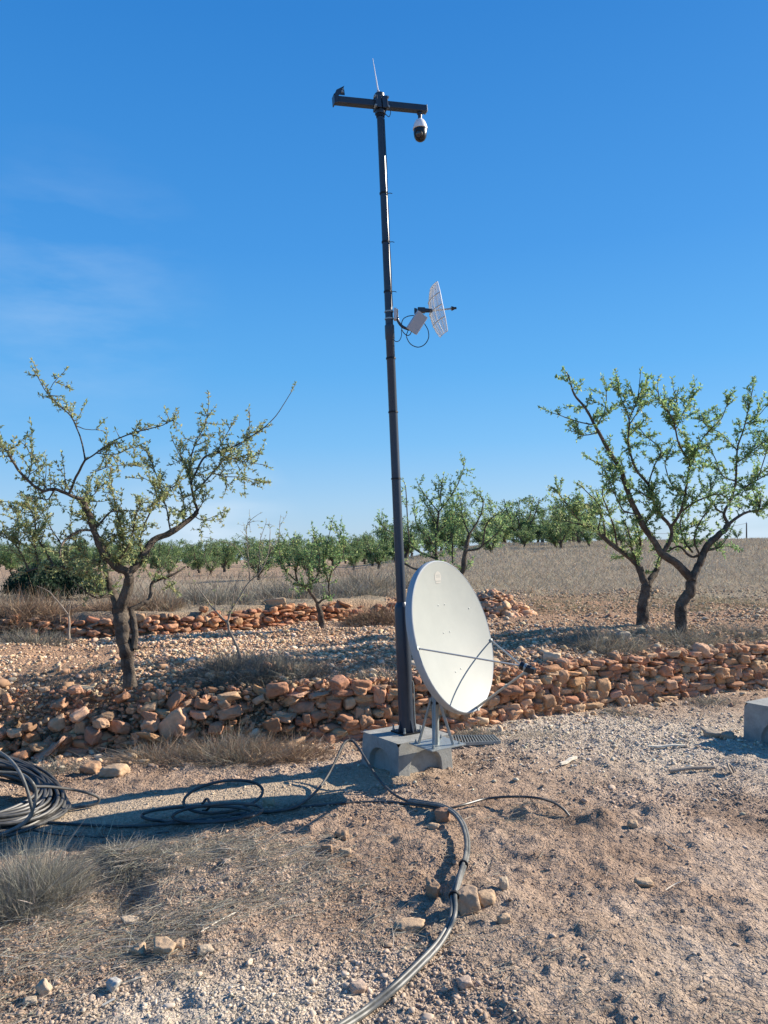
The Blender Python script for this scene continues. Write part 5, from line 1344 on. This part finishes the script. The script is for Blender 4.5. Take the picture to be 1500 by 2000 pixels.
mb = MB(); mb.add(*box(FE-fdir*.035+np.array([0, 0, -.006]), (fdir, unit(np.cross(fdir, AX[2])), unit(np.cross(unit(np.cross(fdir, AX[2])), fdir))), (.032, .024, .018))); x_ = dish.part('receiver_body', mb, M_black, False, .004)
mb = MB(); mb.add(*lathe(FE, fdir, [(.033, .025), (.036, .022), (.037, .004)], 20)); z_ = dish.part('horn_cap', mb, M_white); z_.parent = lo; z_.location = (0, 0, 0)
mb = MB(); mb.add(*lathe(FE, fdir, [(-.012, .025), (.004, .025)], 20)); mb.add(*box(FE-AX[2]*.032, AX, (.012, .008, .012))); dish.part('feed_clamp', mb, M_galv)
# stand: pole, struts, base plate
stp = base_d+np.array([0, 0, .008]); topz = P(851, 1325, YD+.03)[2]
mb = MB(); mb.add(*lathe(stp, AX[2], [(0, .024), (topz-stp[2], .024)], 20)); dish.part('stand_pole', mb, M_galv)
for py in (1354, 1374):
    hh = P(851, py, YD)[2]-stp[2]; mb = MB(); mb.add(*lathe(stp, AX[2], [(hh-.009, .027), (hh+.009, .027)], 20)); dish.part('pole_clamp', mb, M_poledk)
sh = P(851, 1366, YD)[2]
for k in range(4):
    a = R(34)+pi/4+k*pi/2; d = np.array([cos(a), sin(a), 0]); e = stp+d*.118+np.array([0, 0, .004])
    s0 = np.array([stp[0], stp[1], sh])+d*.026; wdr = unit(np.cross(d, AX[2])); ax0 = unit(s0-e); mb = MB()
    mb.add(*box((s0+e)/2, (ax0, wdr, np.cross(ax0, wdr)), (np.linalg.norm(s0-e)/2, .009, .003))); mb.add(*box((s0+e)/2+wdr*.008, (ax0, wdr, np.cross(ax0, wdr)), (np.linalg.norm(s0-e)/2, .0022, .009)))
    dish.part('strut', mb, M_galv, False)
bpc = stp+np.array([.012, .02, -.003]); mb = MB(); mb.add(*box(bpc, (bT, bB, AX[2]), (.145, .130, .0045))); dish.part('base_plate', mb, M_galv, False, .001)
for sx in (-1, 1):
    for sy in (-1, 1):
        mb = MB(); mb.add(*lathe(bpc+bT*sx*.11+bB*sy*.1+np.array([0, 0, .004]), AX[2], [(0, .010), (.009, .010)], 6)); mb.add(*lathe(bpc+bT*sx*.11+bB*sy*.1, AX[2], [(.012, .005), (.028, .005)], 8)); dish.part('bolt', mb, M_galv)
# mounting bracket behind the dish
mb = MB(); tp = np.array([stp[0], stp[1], topz]); hub = DC-DNx*.12-DV*.1
mb.add(*box((tp+hub)/2, (unit(hub-tp), DU, unit(np.cross(unit(hub-tp), DU))), (np.linalg.norm(hub-tp)/2+.02, .05, .03))); dish.part('back_bracket', mb, M_galv, False, .004)

# grating on the ground behind block
gA = [G(884, 1449), G(966, 1446), G(978, 1457), G(888, 1463)]
gc_ = sum(gA)/4; gz_ = gc_[2]+.03
t = Thing('metal_grating', gc_, 'ribbed grey metal grating strip on the ground right of the block', 'grating')
def gq(u, v): p = (gA[0]*(1-u)+gA[1]*u)*(1-v)+(gA[3]*(1-u)+gA[2]*u)*v; return np.array([p[0], p[1], gz_])
for v in (0, 1):
    mb = MB(); p, q = gq(0, v), gq(1, v); mb.add(*box((p+q)/2, (unit(q-p), unit(np.cross(AX[2], q-p)), AX[2]), (np.linalg.norm(q-p)/2, .004, .012))); t.part('side_rail', mb, M_galv, False)
mb = MB()
for k in range(17):
    u = k/16; p, q = gq(u, 0), gq(min(1, u+.0), 1); mb.add(*box((p+q)/2, (unit(q-p), unit(np.cross(AX[2], q-p)), AX[2]), (np.linalg.norm(q-p)/2, .0035, .010)))
t.part('slats', mb, M_galv, False)

# =================================================================== CABLES ON THE GROUND
def gp3(px, py, h=.0, r=.012):
    """ground point under the pixel, with height above the ground along the same ray"""
    if h == 0:
        g = G(px, py); g[2] += r*.9; return g
    d = f_ + (px-CX)/FPX*r_ + (CY-py)/FPX*u_
    ts = np.linspace(1.5, 12, 1500); pts = CAM+d*ts[:, None]; hh = H(pts[:, 0], pts[:, 1])+h+r
    b = np.where(pts[:, 2] < hh)[0]; return pts[b[0]] if len(b) else pts[-1]
def hose(name, pts, r, m, label, per=8, n=10, parent=None, settle=True):
    W = cr(np.array(pts), per); mb = MB(); mb.add(*tube(W, r, n)); o = mb.build(name, m, parent, True)
    if label: tag(o, label, 'cable')
    return o
# thick bundle from the block to the bottom of the picture
bp_ = [(800, 1566, .01), (835, 1572, .01), (862, 1577, .02), (886, 1590, .03), (903, 1612, .04), (911, 1640, .05), (911, 1668, .05), (905, 1692, .04), (895, 1722, .05), (887, 1752, .06), (887, 1775, .06), (884, 1795, .04), (873, 1820, .02), (852, 1852, .01), (815, 1890, .005), (770, 1932, .005), (715, 1975, .005), (670, 2004, .005), (600, 2045, .005)]
cen = np.array([gp3(a, b, c + .001, .012) for a, b, c in bp_]); cw = cr(cen, 8)
E = empty('cable_bundle', cen[-1]); tag(E, 'thick dusty bundle of grey black hoses curving from the block to the bottom edge', 'cable')
T_ = np.gradient(cw, axis=0); T_ /= np.linalg.norm(T_, axis=1)[:, None]; S_ = np.cross(T_, [0, 0, 1.]); S_ /= np.linalg.norm(S_, axis=1)[:, None]
ph = np.linspace(0, 7, len(cw))
for k, (ao, rr_) in enumerate([(0, .0092), (2*pi/3, .0092), (4*pi/3, .0072)]):
    W = cw+S_*(np.cos(ph*.6+ao)*.0098)[:, None]+np.array([0, 0, 1.])*(np.sin(ph*.6+ao)*.008+.006)[:, None]
    mb = MB(); mb.add(*tube(W-cen[-1], rr_, 10)); o = mb.build('hose', M_cabledust, E, True)
for ii in (9*8, 7*8):
    mb = MB(); mb.add(*lathe(cw[ii]-cen[-1]+np.array([0, 0, .006]), T_[ii], [(-.006, .0235), (.006, .0235)], 14)); mb.build('tie_wrap', M_poledk, E, True)
def hp(l, r): return [gp3(a, b, c+.0005, r) for a, b, c in l]
hose('hose', hp([(845, 1574, .015), (800, 1566, .01), (768, 1550, .02), (738, 1520, .07), (716, 1486, .15), (700, 1460, .2), (686, 1446, .235), (672, 1452, .22), (658, 1480, .15), (640, 1515, .07), (618, 1545, .03), (585, 1572, .01), (545, 1584, .005), (480, 1588, .0), (400, 1600, .0), (320, 1610, .0), (240, 1614, .0), (150, 1610, .0), (60, 1603, .0)], .0085),
     .0085, M_cable, 'black hose arching up in front of the concrete block and running left to the coil')
hose('hose', hp([(1112, 1594, -.0), (1100, 1580, .03), (1078, 1566, .05), (1045, 1558, .05), (1000, 1556, .05), (950, 1560, .03), (905, 1572, .02), (865, 1580, .01), (815, 1573, .0), (760, 1566, .0), (700, 1567, .0), (640, 1571, .0), (580, 1578, .0), (520, 1587, .0), (470, 1592, .0)], .0075),
     .0075, M_cable, 'black hose lying across the soil whose end enters the small mound right of the block')
hose('hose', hp([(40, 1616, .0), (100, 1628, 0), (170, 1634, 0), (240, 1634, 0), (330, 1624, 0)], .004), .004, M_cable, 'thin dark cable on the pale path just below the long hoses')
# loose loops in the middle
def ring(cx_, cy_, rx_, ry_, h0, h1, r, n=26, a0=0, a1=2*pi, rot=0):
    l = []
    for t in np.linspace(a0, a1, n):
        x = rx_*cos(t); y = ry_*sin(t); X_ = x*cos(rot)-y*sin(rot); Y_ = x*sin(rot)+y*cos(rot)
        s = .5-.5*sin(t); l.append(gp3(cx_+X_, cy_+Y_, h0+(h1-h0)*s+.001, r))
    return l
E = empty('hose_loops', G(420, 1585)); tag(E, 'loose tangle of black hose loops on the pale path, centre left', 'cable')
L0 = np.array(E.location)
def lp_(pts, r, m=M_cable):
    mb = MB(); mb.add(*tube(cr(np.array(pts)-L0, 4), r, 10)); mb.build('loop', m, E, True)
lp_(ring(436, 1556, 78, 30, .01, .16, .009, rot=-.16), .009)
lp_(ring(385, 1590, 108, 15, .005, .05, .009, rot=-.03), .009)
lp_(ring(425, 1588, 88, 17, .02, .09, .009, rot=-.08), .0085)
lp_([gp3(a, b, c, .009) for a, b, c in [(395, 1570, .05), (404, 1560, .07), (410, 1572, .05), (404, 1582, .02), (396, 1584, .02)]], .008)
# big coil at the left edge
rgx = np.random.default_rng(12)
cc_ = G(-20, 1575); cc_ = np.array([-2.53, 4.74, 0.0]); czb = gz(cc_[0], cc_[1])
E = empty('hose_coil', (cc_[0], cc_[1], czb)); tag(E, 'big heaped coil of black hose at the left edge', 'cable')
nrm = unit([.24, -.16, .96]); e1 = unit(np.cross(nrm, [0, 1., 0])); e2 = np.cross(nrm, e1)
for k in range(42):
    lay = k//6; rr = .42+.024*(k % 6)-.012*lay+rgx.normal()*.018; zz = .03+.026*lay+rgx.normal()*.004
    ph0 = rgx.uniform(0, 6.28); tt = np.linspace(0, 2*pi, 49)
    wob = .035*np.sin(2*tt+ph0)+.012*np.sin(3*tt+2*ph0)
    pts = np.array([e1*(rr+w_)*cos(t)+e2*(rr+w_)*.85*sin(t)+nrm*zz*.8+np.array([0, 0, .05]) for t, w_ in zip(tt, wob)])
    zl = H(pts[:, 0]+cc_[0], pts[:, 1]+cc_[1])-czb+.012; pts[:, 2] = np.maximum(pts[:, 2], zl)
    mb = MB(); mb.add(*tube(pts, rgx.uniform(.0095, .011), 8, cap=False)); mb.build('hose_turn', M_cable, E, True)
def big(pts, r, label, m=M_cable): return hose('hose_loop', [gp3(a, b, c, r) for a, b, c in pts], r, m, label)
big([(-60, 1455, .5), (-20, 1460, .46), (15, 1480, .42), (38, 1508, .36), (52, 1540, .28), (60, 1570, .2), (62, 1590, .13), (45, 1610, .08), (15, 1625, .04), (-30, 1640, .02), (-70, 1650, .01)], .009, 'big raised hose loop standing up in front of the coil at the left edge', M_cabledust)
big([(-40, 1505, .36), (0, 1508, .34), (40, 1512, .32), (60, 1525, .29), (70, 1545, .24), (68, 1570, .17), (55, 1598, .1), (30, 1617, .05), (-10, 1634, .02), (-50, 1645, .01)], .009, 'second raised hose loop just inside the big one at the left edge', M_cabledust)
big([(66, 1536, .2), (100, 1537, .17), (140, 1542, .12), (172, 1549, .09), (192, 1558, .05), (190, 1568, .02), (172, 1574, .01), (148, 1578, .01), (120, 1584, .01)], .0085, 'narrow loop of hose reaching right from the coil over the path')

# debris
def plank(p0, p1, w_, h_, m, name, label, cat):
    a = G(*p0); b = G(*p1); d = unit(b-a); s = unit(np.cross(AX[2], d)); mb = MB()
    c = (a+b)/2+np.array([0, 0, h_+.012]); n = 8; hl = np.linalg.norm(b-a)/2
    V = []; F = []
    for i in range(n+1):
        t = -1+2*i/n; ww = w_*(1-.35*abs(t)**6)*(1+.12*sin(9*t)); q = c+d*hl*t+np.array([0, 0, .004*sin(5*t)])
        V += [q-s*ww-AX[2]*h_, q+s*ww-AX[2]*h_, q+s*ww+AX[2]*h_, q-s*ww+AX[2]*h_]
    for i in range(n):
        for j in range(4): F.append((4*i+j, 4*i+(j+1) % 4, 4*i+4+(j+1) % 4, 4*i+4+j))
    F.append((3, 2, 1, 0)); F.append((4*n, 4*n+1, 4*n+2, 4*n+3)); mb.add(V, F)
    o = mb.build(name, m, None, False, 0, loc=c); tag(o, label, cat); return o
plank((1266, 1462), (1338, 1462), .012, .006, M_wood, 'broken_plank', 'thin white splinter of plank on the pale rubble left of the right block', 'plank')
plank((1095, 1499), (1126, 1484), .012, .008, M_wood, 'wood_scrap', 'short pale wood scrap lying tilted on soil right of the dish', 'wood scrap')
a, b = G(1308, 1513), G(1395, 1507); o_ = hose('grey_tube', [a+[0, 0, .02], (a+b)/2+[0, 0, .03], b+[0, 0, .025]], .013, M_paletwig, None); tag(o_, 'pale grey tube lying on the rubble below the right block shadow', 'pipe')
c = G(1428, 1512)+np.array([0, 0, .03])
mb = MB(); mb.add(*lathe(c, unit([.8, -.5, .5]), [(-.005, .045), (.005, .045), (.006, .034), (-.004, .034)], 20)); o = mb.build('plastic_ring', M_paletwig, None, True, loc=c); tag(o, 'flat pale plastic ring at the right end of the grey tube', 'ring')
def stick(pts, r, label, m=M_wood):
    W = [gp3(a, b, c, r) for a, b, c in pts]; o = hose('dry_stick', W, r, m, None, 5, 6); tag(o, label, 'stick')
stick([(392, 1820, .004), (425, 1800, .01), (460, 1782, .012)], .003, 'long pale stick lying diagonally on brown soil, lower left of centre')
stick([(228, 1922, .004), (255, 1915, .01), (282, 1906, .01)], .0025, 'thin pale stick lying above the grey rounded rock at lower left')
stick([(200, 1964, .01), (225, 1950, .015)], .004, 'short thick pale stick touching the grey rounded rock')
stick([(1300, 1640, .006), (1318, 1652, .01), (1338, 1660, .006)], .002, 'thin twig on the trodden soil at the right')
stick([(1300, 1738, .006), (1316, 1728, .012), (1330, 1722, .01)], .002, 'short twig beside the flat stone at the right')

# utility poles
def upole(px, pyt, pyb, Y, label):
    b = P(px, pyb, Y); tpt = P(px, pyt, Y); b[2] -= .3
    t = Thing('utility_pole', b, label, 'utility pole', None)
    mb = MB(); mb.add(*tube([b, (b+tpt)/2, tpt], [.12, .10, .08], 8)); t.part('shaft', mb, M_polewood)
    mb = MB(); mb.add(*lathe(tpt, AX[2], [(0, .09), (.05, .09), (.12, .05), (.2, .05)], 8)); t.part('insulator', mb, M_white)
    return tpt
p1 = upole(1030, 1008, 1088, 75, 'thin distant utility pole above the orchard, right of the satellite dish')
p2 = upole(1458, 1022, 1062, 110, 'thin distant utility pole on the crest at the far right')
q = p1+(p2-p1)*np.linspace(0, 1, 14)[:, None]; q[:, 2] -= 1.6*np.sin(np.linspace(0, pi, 14))
mb = MB(); mb.add(*tube(q, .02, 4)); o = mb.build('power_line', M_polewood, None, True); tag(o, 'thin sagging power line strung between the two distant poles', 'wire')
print('total tris approx', sum(len(o.data.polygons) for o in sc.objects if o.type == 'MESH'))
